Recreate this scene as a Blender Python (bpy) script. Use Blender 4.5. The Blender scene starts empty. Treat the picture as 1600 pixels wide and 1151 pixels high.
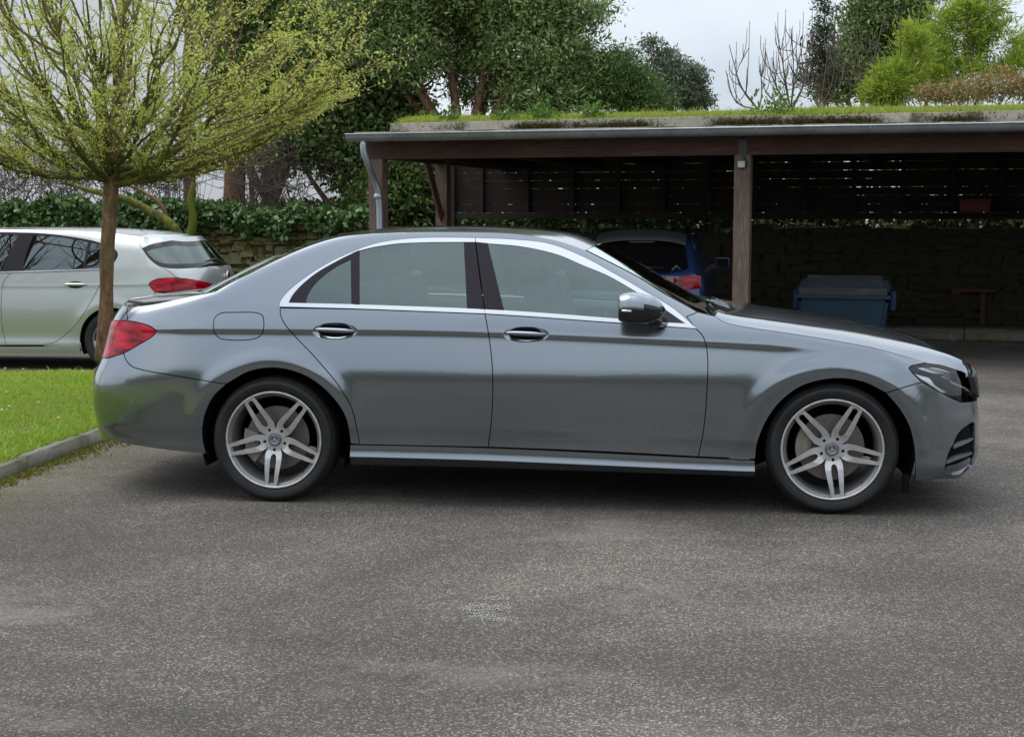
import bpy, bmesh, math, random
import numpy as np
from mathutils import Vector, Matrix
from mathutils.geometry import delaunay_2d_cdt
R = math.radians
random.seed(7); rng = np.random.default_rng(7)
scene = bpy.context.scene
COL = scene.collection

# ------------------------------------------------------------------ camera
CAM = np.array([0.690, -7.640, 1.535]); YAW, PITCH, FPX = 0.1135, 0.1030, 2320.0
cam_d = bpy.data.cameras.new('camera'); cam = bpy.data.objects.new('camera', cam_d); COL.objects.link(cam)
cam.location = CAM; cam.rotation_euler = (math.pi/2-PITCH, 0, YAW)
cam_d.sensor_width = 36; cam_d.lens = 36*FPX/1600; cam_d.clip_end = 3000; cam_d.clip_start = .1
scene.camera = cam

# ------------------------------------------------------------------ sky, sun, exposure
SUN_EL, SUN_AZ = R(62), R(285)     # azimuth measured from +Y clockwise: veiled sun high on the left
w = bpy.data.worlds.new('World'); scene.world = w; w.use_nodes = True
nt = w.node_tree; N = nt.nodes; L = nt.links; N.clear()
wo = N.new('ShaderNodeOutputWorld'); bg = N.new('ShaderNodeBackground'); bg.inputs['Strength'].default_value = .12
sky = N.new('ShaderNodeTexSky'); sky.sky_type = 'NISHITA'; sky.sun_disc = False
sky.sun_elevation = SUN_EL; sky.sun_rotation = SUN_AZ; sky.air_density = 1.0; sky.dust_density = 2.0
tc = N.new('ShaderNodeTexCoord'); mp = N.new('ShaderNodeMapping'); mp.inputs['Scale'].default_value = (1, 1, 2.6)
nz = N.new('ShaderNodeTexNoise'); nz.inputs['Scale'].default_value = 2.1; nz.inputs['Detail'].default_value = 6; nz.inputs['Roughness'].default_value = .52
rp = N.new('ShaderNodeValToRGB'); rp.color_ramp.elements[0].position = .30; rp.color_ramp.elements[1].position = .72
rp.color_ramp.elements[0].color = (2.6, 2.95, 3.4, 1); rp.color_ramp.elements[1].color = (4.8, 5.0, 5.2, 1)
mx = N.new('ShaderNodeMix'); mx.data_type = 'RGBA'; mx.inputs['Factor'].default_value = .86
L.new(tc.outputs['Generated'], mp.inputs['Vector']); L.new(mp.outputs['Vector'], nz.inputs['Vector'])
L.new(nz.outputs['Fac'], rp.inputs['Fac']); L.new(sky.outputs['Color'], mx.inputs['A'])
# an overcast sky grows brighter towards the zenith
sp_ = N.new('ShaderNodeSeparateXYZ'); mz = N.new('ShaderNodeMapRange'); mz.inputs['To Min'].default_value = 1.; mz.inputs['To Max'].default_value = 2.05
L.new(tc.outputs['Generated'], sp_.inputs[0]); L.new(sp_.outputs['Z'], mz.inputs['Value'])
vm = N.new('ShaderNodeVectorMath'); vm.operation = 'SCALE'; L.new(rp.outputs['Color'], vm.inputs[0]); L.new(mz.outputs[0], vm.inputs['Scale']); L.new(vm.outputs[0], mx.inputs['B'])
L.new(mx.outputs['Result'], bg.inputs['Color']); L.new(bg.outputs['Background'], wo.inputs['Surface'])
sd = bpy.data.lights.new('sun', 'SUN'); sd.energy = 1.05; sd.angle = R(60); sd.color = (1, .96, .9)
sun = bpy.data.objects.new('sun', sd); COL.objects.link(sun)
sv = Vector((math.sin(SUN_AZ)*math.cos(SUN_EL), math.cos(SUN_AZ)*math.cos(SUN_EL), math.sin(SUN_EL)))
sun.rotation_euler = sv.to_track_quat('Z', 'Y').to_euler(); sun.location = (0, -20, 20)
vs = scene.view_settings; scene.display_settings.display_device = 'sRGB'
vs.view_transform = 'Standard'; vs.look = 'None'; vs.exposure = 0.80; vs.gamma = 1; vs.use_curve_mapping = False
scene.cycles.max_bounces = 10; scene.cycles.transparent_max_bounces = 24; scene.cycles.use_denoising = True

# ------------------------------------------------------------------ helpers
cyw, syw = math.cos(YAW), math.sin(YAW); cpt, spt = math.cos(PITCH), math.sin(PITCH)
RIGHT = np.array([cyw, syw, 0]); FWD = np.array([-syw*cpt, cyw*cpt, -spt]); UP = np.array([-syw*spt, cyw*spt, cpt])
def project(P):
    d = np.asarray(P, float)-CAM; z = d@FWD
    return np.stack([800+FPX*(d@RIGHT)/z, 575.5-FPX*(d@UP)/z], -1)
def ray(px, py):
    px = np.asarray(px, float); py = np.asarray(py, float)
    return FWD+((px-800)/FPX)[..., None]*RIGHT-((py-575.5)/FPX)[..., None]*UP
def atY(px, py, Y):
    d = ray(px, py); t = (Y-CAM[1])/d[..., 1]; return CAM+t[..., None]*d
def atD(px, py, dep):               # dep = horizontal distance along the view axis
    d = ray(px, py); h = np.array([-syw, cyw, 0]); return CAM+(dep/(d@h))[..., None]*d
def ground_z(x, y):
    return -.02*np.maximum(0, np.minimum(y, 60)-2.5)
def atG(px, py, off=0.):
    d = ray(px, py); t = (off-CAM[2])/d[2]
    for _ in range(30):
        p = CAM+t*d; t = (off+ground_z(p[0], p[1])-CAM[2])/d[2]
    return CAM+t*d
def spl(xs, ys):                    # natural cubic spline, constant beyond the ends
    xs = np.asarray(xs, float); ys = np.asarray(ys, float); n = len(xs)
    if n < 3: return lambda x: np.interp(x, xs, ys)
    h = np.diff(xs); A = np.zeros((n, n)); b = np.zeros(n); A[0, 0] = A[-1, -1] = 1
    for i in range(1, n-1):
        A[i, i-1] = h[i-1]; A[i, i] = 2*(h[i-1]+h[i]); A[i, i+1] = h[i]
        b[i] = 6*((ys[i+1]-ys[i])/h[i]-(ys[i]-ys[i-1])/h[i-1])
    m = np.linalg.solve(A, b)
    def f(x):
        x = np.clip(np.asarray(x, float), xs[0], xs[-1]); i = np.clip(np.searchsorted(xs, x)-1, 0, n-2)
        hh = h[i]; p = (xs[i+1]-x)/hh; q = 1-p
        return p*ys[i]+q*ys[i+1]+((p**3-p)*m[i]+(q**3-q)*m[i+1])*hh*hh/6
    return f
def catmull(pts, step=.01, closed=False):
    P = np.asarray(pts, float)
    if len(P) < 3:
        n = max(1, int(np.linalg.norm(P[-1]-P[0])/step)); return P[0]+(P[-1]-P[0])*np.linspace(0, 1, n+1)[:, None]
    Q = np.vstack([P[-1], P, P[0], P[1]]) if closed else np.vstack([2*P[0]-P[1], P, 2*P[-1]-P[-2]])
    out = []
    for i in range(1, len(Q)-2):
        p0, p1, p2, p3 = Q[i-1], Q[i], Q[i+1], Q[i+2]
        n = max(1, int(np.linalg.norm(p2-p1)/step))
        # centripetal-like tangents
        d0 = max(np.linalg.norm(p1-p0), 1e-6)**.5; d1 = max(np.linalg.norm(p2-p1), 1e-6)**.5; d2 = max(np.linalg.norm(p3-p2), 1e-6)**.5
        m1 = (p2-p1)+d1*((p1-p0)/d0-(p2-p0)/(d0+d1)); m2 = (p2-p1)+d1*((p3-p2)/d2-(p3-p1)/(d1+d2))
        t = np.arange(n)[:, None]/n
        out.append((2*t**3-3*t**2+1)*p1+(t**3-2*t**2+t)*m1+(-2*t**3+3*t**2)*p2+(t**3-t**2)*m2)
    if not closed: out.append(P[-1:])
    return np.vstack(out)
def resample(P, n):
    P = np.asarray(P, float); d = np.r_[0, np.cumsum(np.linalg.norm(np.diff(P, axis=0), axis=1))]
    t = np.linspace(0, d[-1], n); return np.stack([np.interp(t, d, P[:, k]) for k in range(P.shape[1])], 1)
def inpoly(pts, poly):
    x, y = pts[:, 0], pts[:, 1]; c = np.zeros(len(x), bool); a = poly; b = np.roll(poly, -1, 0)
    for (x0, y0), (x1, y1) in zip(a, b):
        if y0 == y1: continue
        m = (y0 > y) != (y1 > y); c ^= m & (x < (x1-x0)*(y-y0)/(y1-y0)+x0)
    return c
def offset_poly(P, d):              # inward for d > 0, any winding
    P = np.asarray(P, float); k = np.r_[True, np.linalg.norm(np.diff(P, axis=0), axis=1) > 1e-5]; P = P[k]
    if np.linalg.norm(P[0]-P[-1]) < 1e-5: P = P[:-1]
    a = np.roll(P, 1, 0); b = np.roll(P, -1, 0)
    area = .5*np.sum(P[:, 0]*b[:, 1]-b[:, 0]*P[:, 1]); s = 1 if area > 0 else -1
    e1 = P-a; e2 = b-P; e1 /= np.linalg.norm(e1, axis=1)[:, None]; e2 /= np.linalg.norm(e2, axis=1)[:, None]
    n1 = np.stack([-e1[:, 1], e1[:, 0]], 1)*s; n2 = np.stack([-e2[:, 1], e2[:, 0]], 1)*s
    n = n1+n2; l = np.maximum(np.einsum('ij,ij->i', n, n)/2, .35); return P+n*(d/l)[:, None]
def link(name, me, mat=None, parent=None, **props):
    o = bpy.data.objects.new(name, me); COL.objects.link(o)
    if mat is not None and me is not None and not me.materials:
        for m in (mat if isinstance(mat, (list, tuple)) else [mat]): me.materials.append(m)
    if parent is not None: o.parent = parent
    for k, v in props.items(): o[k] = v
    return o
def mesh(name, V, F, smooth=True, mats=None, mi=None):
    me = bpy.data.meshes.new(name); me.from_pydata([tuple(v) for v in np.asarray(V, float).tolist()], [], [tuple(f) for f in F])
    if mats:
        for m in mats: me.materials.append(m)
    if mi is not None: me.polygons.foreach_set('material_index', np.asarray(mi, np.int32))
    me.polygons.foreach_set('use_smooth', np.full(len(me.polygons), smooth)); me.update(); return me
def fastmesh(name, V, F, smooth=False):          # V (n,3), F (m,k) numpy
    V = np.asarray(V, np.float32); F = np.asarray(F, np.int32); m, k = F.shape
    me = bpy.data.meshes.new(name); me.vertices.add(len(V)); me.vertices.foreach_set('co', V.ravel())
    me.loops.add(m*k); me.loops.foreach_set('vertex_index', F.ravel()); me.polygons.add(m)
    me.polygons.foreach_set('loop_start', np.arange(0, m*k, k, dtype=np.int32)); me.polygons.foreach_set('loop_total', np.full(m, k, np.int32))
    me.polygons.foreach_set('use_smooth', np.full(m, smooth)); me.update(calc_edges=True); me.validate(); return me
def empty(name, loc=(0, 0, 0), rz=0, **props):
    o = bpy.data.objects.new(name, None); COL.objects.link(o); o.location = loc; o.rotation_euler = (0, 0, rz); o.empty_display_size = .2
    for k, v in props.items(): o[k] = v
    return o
def bm_to(name, bm, smooth=False, bevel=None):
    if bevel: bmesh.ops.bevel(bm, geom=bm.edges[:], offset=bevel, segments=2, profile=.7, affect='EDGES')
    me = bpy.data.meshes.new(name); bm.to_mesh(me); bm.free()
    me.polygons.foreach_set('use_smooth', np.full(len(me.polygons), smooth)); return me
def box(name, c, s, mat, parent=None, bevel=None, rot=None, **props):
    bm = bmesh.new(); bmesh.ops.create_cube(bm, size=1)
    bmesh.ops.scale(bm, vec=s, verts=bm.verts)
    if bevel: bmesh.ops.bevel(bm, geom=bm.edges[:], offset=bevel, segments=2, profile=.7, affect='EDGES')
    if rot: bmesh.ops.rotate(bm, cent=(0, 0, 0), matrix=Matrix.Rotation(rot[0], 3, rot[1]), verts=bm.verts)
    bmesh.ops.translate(bm, vec=c, verts=bm.verts)
    return link(name, bm_to(name, bm), mat, parent, **props)
def tube_VF(pts, rad, n=8, cap=True, base=0):
    P = np.asarray(pts, float); m = len(P); rad = np.broadcast_to(np.asarray(rad, float), (m,))
    T = np.gradient(P, axis=0); T /= np.maximum(np.linalg.norm(T, axis=1), 1e-9)[:, None]
    u = np.cross(T[0], [0, 0, 1.]); u = np.cross(T[0], [1., 0, 0]) if np.linalg.norm(u) < .1 else u; u /= np.linalg.norm(u)
    V = []; ang = np.arange(n)*2*math.pi/n
    for i in range(m):
        u = u-T[i]*(u@T[i]); u /= max(np.linalg.norm(u), 1e-9); v = np.cross(T[i], u)
        V.append(P[i]+rad[i]*(np.cos(ang)[:, None]*u+np.sin(ang)[:, None]*v))
    V = np.vstack(V); F = []
    for i in range(m-1):
        for k in range(n): F.append((base+i*n+k, base+i*n+(k+1) % n, base+(i+1)*n+(k+1) % n, base+(i+1)*n+k))
    if cap: F.append(tuple(base+k for k in range(n))[::-1]); F.append(tuple(base+(m-1)*n+k for k in range(n)))
    return V, F
def tube(name, pts, rad, mat, parent=None, n=8, **props):
    V, F = tube_VF(pts, rad, n); return link(name, mesh(name, V, F), mat, parent, **props)
def lathe_me(name, prof, n=64, axis='y', smooth=True, closed=False):   # prof: (r, w): w along +axis
    V = []; F = []; m = len(prof)
    for i in range(n):
        a = 2*math.pi*i/n
        for r, q in prof:
            V.append((r*math.cos(a), q, r*math.sin(a)) if axis == 'y' else (r*math.cos(a), r*math.sin(a), q))
    for i in range(n):
        j = (i+1) % n
        for k in range(m if closed else m-1): F.append((i*m+k, i*m+(k+1) % m, j*m+(k+1) % m, j*m+k))
    return mesh(name, V, F, smooth)
def grid_me(name, G, smooth=True, mat=None):
    G = np.asarray(G, float); a, b = G.shape[:2]; V = G.reshape(-1, 3); F = []
    for i in range(a-1):
        for j in range(b-1): F.append((i*b+j, (i+1)*b+j, (i+1)*b+j+1, i*b+j+1))
    return mesh(name, V, F, smooth)

# ------------------------------------------------------------------ materials
def mat(name, col, rough=.5, metal=0., spec=.5, coat=0., coat_r=.03, emit=None, alpha=None):
    m = bpy.data.materials.new(name); m.use_nodes = True; b = m.node_tree.nodes['Principled BSDF']
    b.inputs['Base Color'].default_value = (*col, 1); b.inputs['Roughness'].default_value = rough; b.inputs['Metallic'].default_value = metal
    b.inputs['Specular IOR Level'].default_value = spec; b.inputs['Coat Weight'].default_value = coat; b.inputs['Coat Roughness'].default_value = coat_r
    if emit: b.inputs['Emission Color'].default_value = (*emit[0], 1); b.inputs['Emission Strength'].default_value = emit[1]
    return m
def nodes(m): return m.node_tree.nodes, m.node_tree.links, m.node_tree.nodes['Principled BSDF']
def tex(m, kind='noise', scale=5., detail=4., rough=.6, coord='Object', stretch=None, dist=0.):
    Nn, Ll, B = nodes(m); t = Nn.new('ShaderNodeTexCoord'); v = t.outputs[coord]
    if stretch:
        mm = Nn.new('ShaderNodeMapping'); mm.inputs['Scale'].default_value = stretch; Ll.new(v, mm.inputs['Vector']); v = mm.outputs['Vector']
    if kind == 'noise':
        x = Nn.new('ShaderNodeTexNoise'); x.inputs['Scale'].default_value = scale; x.inputs['Detail'].default_value = detail
        x.inputs['Roughness'].default_value = rough; x.inputs['Distortion'].default_value = dist; out = x.outputs['Fac']
    else:
        x = Nn.new('ShaderNodeTexVoronoi'); x.inputs['Scale'].default_value = scale; out = x.outputs['Distance']
    Ll.new(v, x.inputs['Vector']); return out
def ramp(m, src, stops, interp='LINEAR'):
    Nn, Ll, B = nodes(m); r = Nn.new('ShaderNodeValToRGB'); cr = r.color_ramp; cr.interpolation = interp
    while len(cr.elements) < len(stops): cr.elements.new(.5)
    for e, (p, c) in zip(cr.elements, stops):
        e.position = p; e.color = (*c, 1) if isinstance(c, (tuple, list)) else (c, c, c, 1)
    Ll.new(src, r.inputs['Fac']); return r.outputs['Color']
def mixc(m, fac, a, b, mode='MIX'):
    Nn, Ll, B = nodes(m); x = Nn.new('ShaderNodeMix'); x.data_type = 'RGBA'; x.blend_type = mode
    for key, val in (('Factor', fac), ('A', a), ('B', b)):
        s = x.inputs[key]
        if isinstance(val, (int, float)): s.default_value = val
        elif isinstance(val, tuple): s.default_value = (*val, 1)
        else: Ll.new(val, s)
    return x.outputs['Result']
def setc(m, out): m.node_tree.links.new(out, nodes(m)[2].inputs['Base Color'])
def setr(m, out): m.node_tree.links.new(out, nodes(m)[2].inputs['Roughness'])
def bump(m, src, strength=.3, dist=.01):
    Nn, Ll, B = nodes(m); b = Nn.new('ShaderNodeBump'); b.inputs['Strength'].default_value = strength; b.inputs['Distance'].default_value = dist
    Ll.new(src, b.inputs['Height']); Ll.new(b.outputs['Normal'], B.inputs['Normal']); return b
def glass(name, tint, refl_ior=1.9, rough=.0):
    m = bpy.data.materials.new(name); m.use_nodes = True; Nn = m.node_tree.nodes; Ll = m.node_tree.links; Nn.clear()
    o = Nn.new('ShaderNodeOutputMaterial'); t = Nn.new('ShaderNodeBsdfTransparent'); t.inputs['Color'].default_value = (*tint, 1)
    g = Nn.new('ShaderNodeBsdfGlossy'); g.inputs['Roughness'].default_value = rough; f = Nn.new('ShaderNodeFresnel'); f.inputs['IOR'].default_value = refl_ior
    x = Nn.new('ShaderNodeMixShader'); Ll.new(f.outputs[0], x.inputs[0]); Ll.new(t.outputs[0], x.inputs[1]); Ll.new(g.outputs[0], x.inputs[2]); Ll.new(x.outputs[0], o.inputs[0])
    return m, g

# ------------------------------------------------------------------ car side surface
class Side:
    """One flank of a car as a smooth sheet over (a, Z): a runs along the flank and round the corners."""
    def __init__(s, aR, phR, aF, phF, half, shR, shF, anchors, Zref, arches, Zlo=.08, Zhi=1.6, flare=.02, Y0=0., X0=0., spread=.0035):
        s.half = half; s.Y0 = Y0; s.X0 = X0
        def plan(ph):
            S = np.array([p[0] for p in ph]); A = np.radians([p[1] for p in ph]); t = np.linspace(0, S[-1], 400); f = spl(S, A)(t)
            d = t[1]-t[0]; x = np.r_[0, np.cumsum(np.cos((f[1:]+f[:-1])/2)*d)]; y = np.r_[0, np.cumsum(np.sin((f[1:]+f[:-1])/2)*d)]
            return t, x, y*(half/y[-1]) if y[-1] > half*.8 else y
        tR, xR, yR = plan(phR); tF, xF, yF = plan(phF)
        s.a0, s.a1 = aR-tR[-1], aF+tF[-1]
        s.A = np.arange(s.a0, s.a1+.004, .008); s.Z = np.arange(Zlo, Zhi, .004)
        A = s.A; X = A.copy(); Yp = np.zeros_like(A)
        m = A < aR; X[m] = aR-np.interp(aR-A[m], tR, xR); Yp[m] = np.interp(aR-A[m], tR, yR)
        m = A > aF; X[m] = aF+np.interp(A[m]-aF, tF, xF); Yp[m] = np.interp(A[m]-aF, tF, yF)
        ss = lambda t: (lambda q: q*q*(3-2*q))(np.clip(t, 0, 1))
        wR = ss((aR+.1-A)/.75); wF = ss((A-aF+.1)/.55)
        shr = spl(*zip(*shR))(s.Z); shf = spl(*zip(*shF))(s.Z)
        XX = X[:, None]+wR[:, None]*shr[None]-wF[:, None]*shf[None]
        Ys = np.zeros((len(A), len(s.Z))); i0 = int((Zref-Zlo)/.004)
        ZL, SL = anchors(X)                   # (len(A), k) each
        ker = np.array([1, 2, 3, 2, 1.]); ker /= ker.sum()
        for i in range(len(A)):
            sl = np.interp(s.Z, ZL[i], SL[i]); sl = np.convolve(np.pad(sl, 2, 'edge'), ker, 'valid')
            c = np.r_[0, np.cumsum((sl[1:]+sl[:-1])*.002)]; Ys[i] = c-c[i0]
        s.Ysec = Ys
        fade = 1-.75*np.clip(Yp/half, 0, 1)
        Y = Yp[:, None]+Ys*fade[:, None]+spread*X[:, None]**2
        for (cx, cz, rx, rz) in arches:
            r = np.sqrt(((XX-cx)/rx)**2+((s.Z[None]-cz)/rz)**2); q = (r-1)*(rx+rz)/2
            h = np.interp(q, [-.1, 0, .03, .050, .060, .080, .105, .13, .17], [.0, .004, .0085, .0105, .0105, .0080, .0040, .001, 0])/.02*flare
            dn = np.clip((s.Z[None]-(cz-.12))/.25, 0, 1)
            Y = Y-h*dn
        Y = np.minimum(Y, half)
        s.XX = XX; s.YY = Y
        k5 = np.array([1, 4, 6, 4, 1.])/16
        for _ in range(2):
            s.YY = np.apply_along_axis(lambda v: np.convolve(np.pad(v, 2, 'edge'), k5, 'valid'), 0, s.YY)
        P = np.stack([s.XX, s.YY, np.broadcast_to(s.Z, s.XX.shape)], -1)
        da = np.gradient(P, axis=0); dz = np.gradient(P, axis=1); n = np.cross(da, dz)
        n /= np.maximum(np.linalg.norm(n, axis=-1), 1e-9)[..., None]; s.P = P; s.Nn = n
        if s.Nn[len(A)//2, 50, 1] > 0: s.Nn = -s.Nn
    def _s(s, G, a, z):
        a = np.clip((np.asarray(a)-s.A[0])/.008, 0, len(s.A)-1.001); z = np.clip((np.asarray(z)-s.Z[0])/.004, 0, len(s.Z)-1.001)
        i = a.astype(int); j = z.astype(int); u = (a-i)[..., None]; v = (z-j)[..., None]
        return (G[i, j]*(1-u)+G[i+1, j]*u)*(1-v)+(G[i, j+1]*(1-u)+G[i+1, j+1]*u)*v
    def pos(s, a, z): return s._s(s.P, a, z)+np.array([s.X0, s.Y0, 0])
    def nrm(s, a, z):
        n = s._s(s.Nn, a, z); return n/np.linalg.norm(n, axis=-1)[..., None]
    def uv(s, px):                    # pixel -> (a, Z) on the visible flank
        px = np.atleast_2d(np.asarray(px, float)); P = atY(px[:, 0], px[:, 1], s.Y0+.06)
        a = np.clip(P[:, 0]-s.X0, s.a0+.45, s.a1-.45); z = P[:, 2].copy()
        for it in range(40):
            e = project(s.pos(a, z))-px; d = .004
            Ja = (project(s.pos(a+d, z))-project(s.pos(a-d, z)))/(2*d); Jz = (project(s.pos(a, z+d))-project(s.pos(a, z-d)))/(2*d)
            det = Ja[:, 0]*Jz[:, 1]-Ja[:, 1]*Jz[:, 0]; det = np.where(np.abs(det) < 2e3, np.sign(det+1e-9)*2e3, det)
            a = a-np.clip((e[:, 0]*Jz[:, 1]-e[:, 1]*Jz[:, 0])/det, -.08, .08); z = z-np.clip((Ja[:, 0]*e[:, 1]-Ja[:, 1]*e[:, 0])/det, -.08, .08)
            a = np.clip(a, s.a0, s.a1); z = np.clip(z, s.Z[0], s.Z[-1])
        return np.stack([a, z], 1)
    def outline(s, segs, step=.012):
        """segs: list of segments; each a list of pixel points (x, y) or ('r', a, Z) raw points; corners where segments meet"""
        out = []
        for sg in segs:
            raw = isinstance(sg[0], str)
            q = np.array(sg[1:], float) if raw else s.uv(sg)
            out.append(catmull(q, step))
        return np.vstack(out)
def tri_fill(outer, holes=(), sa=.02, sz=.01, extra=None):
    loops = [outer]+list(holes); pts = []; edges = []; b = 0
    for lp in loops:
        n = len(lp); pts += [tuple(p) for p in lp]; edges += [(b+i, b+(i+1) % n) for i in range(n)]; b += n
    lo, hi = outer.min(0), outer.max(0)
    gx = np.arange(lo[0]+sa*.5, hi[0], sa); gz = np.arange(lo[1]+sz*.5, hi[1], sz)
    g = np.stack(np.meshgrid(gx, gz, indexing='ij'), -1).reshape(-1, 2)
    ok = inpoly(g, outer)
    for h in holes: ok &= ~inpoly(g, h)
    g = g[ok]; allp = np.vstack(loops)
    if len(g):
        keep = np.ones(len(g), bool)
        for k in range(0, len(g), 2000):
            dd = ((g[k:k+2000, None]-allp[None])/np.array([1, max(.3, sz/sa)])); keep[k:k+2000] = (dd**2).sum(-1).min(1) > (sa*.4)**2
        g = g[keep]
    pts += [tuple(p) for p in g]
    vo, _, fo, ov, _, _ = delaunay_2d_cdt([Vector(p) for p in pts], edges, [], 0, 1e-6)
    V = np.array([(v.x, v.y) for v in vo]); F = np.array([f for f in fo if len(f) == 3])
    c = V[F].mean(1); ok = inpoly(c, outer)
    for h in holes: ok &= ~inpoly(c, h)
    return V, F[ok]
def skin(name, side, outer, mt, parent, holes=(), gap=.0025, off=0., depth=.014, sa=.02, sz=.01, mirror=True, inset_holes=True, fn=None, label=None):
    outer = offset_poly(outer, gap); holes = [offset_poly(h, -gap) for h in holes]
    V2, F = tri_fill(outer, holes, sa, sz); P = side.pos(V2[:, 0], V2[:, 1]); Nn = side.nrm(V2[:, 0], V2[:, 1])
    if fn is not None: P, Nn = fn(V2, P, Nn)
    P = P+Nn*off
    # orient
    t = P[F[:, 1]]-P[F[:, 0]]; u = P[F[:, 2]]-P[F[:, 0]]; flip = np.einsum('ij,ij->i', np.cross(t, u), Nn[F[:, 0]]) < 0
    F = F.copy(); F[flip] = F[flip][:, ::-1]
    VV = [P]; NN = [Nn]; FF = [tuple(f) for f in F]; b = len(P)
    if depth:
        for lp in [outer]+holes:
            p0 = side.pos(lp[:, 0], lp[:, 1]); n0 = side.nrm(lp[:, 0], lp[:, 1])
            if fn is not None: p0, n0 = fn(lp, p0, n0)
            p0 = p0+n0*off; p1 = p0-n0*depth; e = np.roll(p0, -1, 0)-np.roll(p0, 1, 0); sn = np.cross(n0, e); sn /= np.maximum(np.linalg.norm(sn, axis=1), 1e-9)[:, None]
            n = len(lp); VV += [p0, p1]; NN += [sn, sn]
            FF += [(b+i, b+(i+1) % n, b+n+(i+1) % n, b+n+i) for i in range(n)]; b += 2*n
    V = np.vstack(VV); Nn = np.vstack(NN)
    me = mesh(name, V, FF, True)
    me.normals_split_custom_set_from_vertices([tuple(x) for x in Nn.tolist()])
    o = link(name, me, mt, parent)
    if label: o['label'] = label
    if mirror:
        o2 = link(name, me, None, parent); o2.scale = (1, -1, 1); o2.location = (0, 2*(side.Y0+side.half), 0)
    return o

# ------------------------------------------------------------------ car materials
paint = mat('grey metallic paint', (.228, .258, .292), .19, .92, .5, 1.0, .008); nodes(paint)[2].inputs['Coat IOR'].default_value = 1.65
def flake(m, s=1400, st=.10):
    n = tex(m, 'noise', s, 1, .5); bump(m, n, st, .0004)
chrome = mat('satin chrome', (.68, .69, .70), .16, 1.0)
black_gloss = mat('black gloss trim', (.012, .012, .014), .12, 0, .5)
pillar_m = mat('pillar film', (.020, .016, .021), .38, 0, .22)
rubber_m = mat('black rubber', (.012, .012, .012), .6)
dark_m = mat('dark underbody', (.006, .006, .007), .9, 0, .1)
tyre_m = mat('tyre rubber', (.020, .020, .022), .62, 0, .35)
_t = tex(tyre_m, 'noise', 9, 5, .7); setc(tyre_m, ramp(tyre_m, _t, [(.3, (.010, .010, .011)), (.62, (.020, .020, .020)), (.8, (.036, .034, .031))]))
alloy_m = mat('machined alloy face', (.62, .61, .60), .28, .65); alloy_d = mat('grey painted alloy', (.24, .235, .23), .38, .5)
_t = tex(alloy_m, 'noise', 14, 5, .7); setc(alloy_m, ramp(alloy_m, _t, [(.3, (.44, .43, .42)), (.6, (.66, .655, .65))]))
disc_m = mat('brake disc steel', (.22, .205, .19), .42, .9); caliper_m = mat('brake caliper metal', (.36, .31, .27), .5, .6)
red_lens = mat('red lens', (.50, .004, .018), .12, 0, .25, .25, .01)
_t = tex(red_lens, 'noise', 7, 3, .6, stretch=(1, 1, 4)); setc(red_lens, ramp(red_lens, _t, [(.35, (.11, .0, .004)), (.52, (.38, .002, .014)), (.7, (.60, .010, .03))]))
red_dark = mat('dark red lens', (.16, .004, .010), .1, 0, .6, 1.0, .01)
lamp_in = mat('lamp chrome', (.7, .7, .72), .2, 1.0); lamp_dark = mat('lamp black bezel', (.02, .02, .022), .25)
car_glass, _g = glass('car window glass', (.62, .77, .74), 2.3); _g.inputs['Color'].default_value = (.80, .97, .94, 1)
screen_glass, _g2 = glass('windscreen glass', (.50, .60, .57), 2.2); _g2.inputs['Color'].default_value = (.90, 1, .98, 1)
clear_glass, _g3 = glass('clear lens', (.9, .92, .93), 1.75)
seat_m = mat('dark leather', (.05, .05, .052), .45); cabin_m = mat('cabin trim', (.085, .085, .085), .7); ledge_m = mat('light cabin ledge', (.30, .30, .30), .4)
fin_m = mat('grey painted fin', (.20, .21, .22), .3, .6, .5, .6)

# ------------------------------------------------------------------ the grey saloon
def line_px(pts, Y): P = atY([p[0] for p in pts], [p[1] for p in pts], Y); k = np.argsort(P[:, 0]); return spl(P[k, 0], P[k, 2])
ln_low = line_px([(330, 668), (560, 664), (765, 668), (1090, 682), (1420, 700)], .01)
ln_crease = line_px([(170, 516), (245, 516), (335, 516), (450, 516.5), (600, 517.5), (765, 521), (900, 526.5), (1050, 533), (1120, 536.5), (1200, 541), (1300, 550), (1400, 566), (1480, 585)], .01)
ln_belt = line_px([(170, 492), (300, 480), (438, 480), (600, 485), (757, 490), (900, 499), (1086, 512), (1200, 521), (1300, 532), (1400, 549), (1480, 570)], .06)
ln_win = line_px([(170, 486), (300, 470), (380, 452), (437, 425), (503, 402), (539, 393), (586, 382), (681, 372), (742, 372.5), (857, 381), (912, 402), (989, 446), (1054, 484), (1092, 505), (1200, 518), (1300, 529), (1400, 547), (1480, 568)], .2)
ln_edge = line_px([(170, 482), (199, 480), (238, 475.5), (286, 465), (335, 456), (382, 431), (432, 406), (483, 384), (530, 370), (580, 364.5), (700, 362), (800, 364), (852, 372), (915, 391), (963, 415), (1000, 434), (1035, 457), (1070, 476), (1092, 487), (1117, 494), (1132, 503), (1175, 512), (1230, 520), (1300, 531), (1370, 544), (1420, 555), (1470, 567)], .22)
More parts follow.
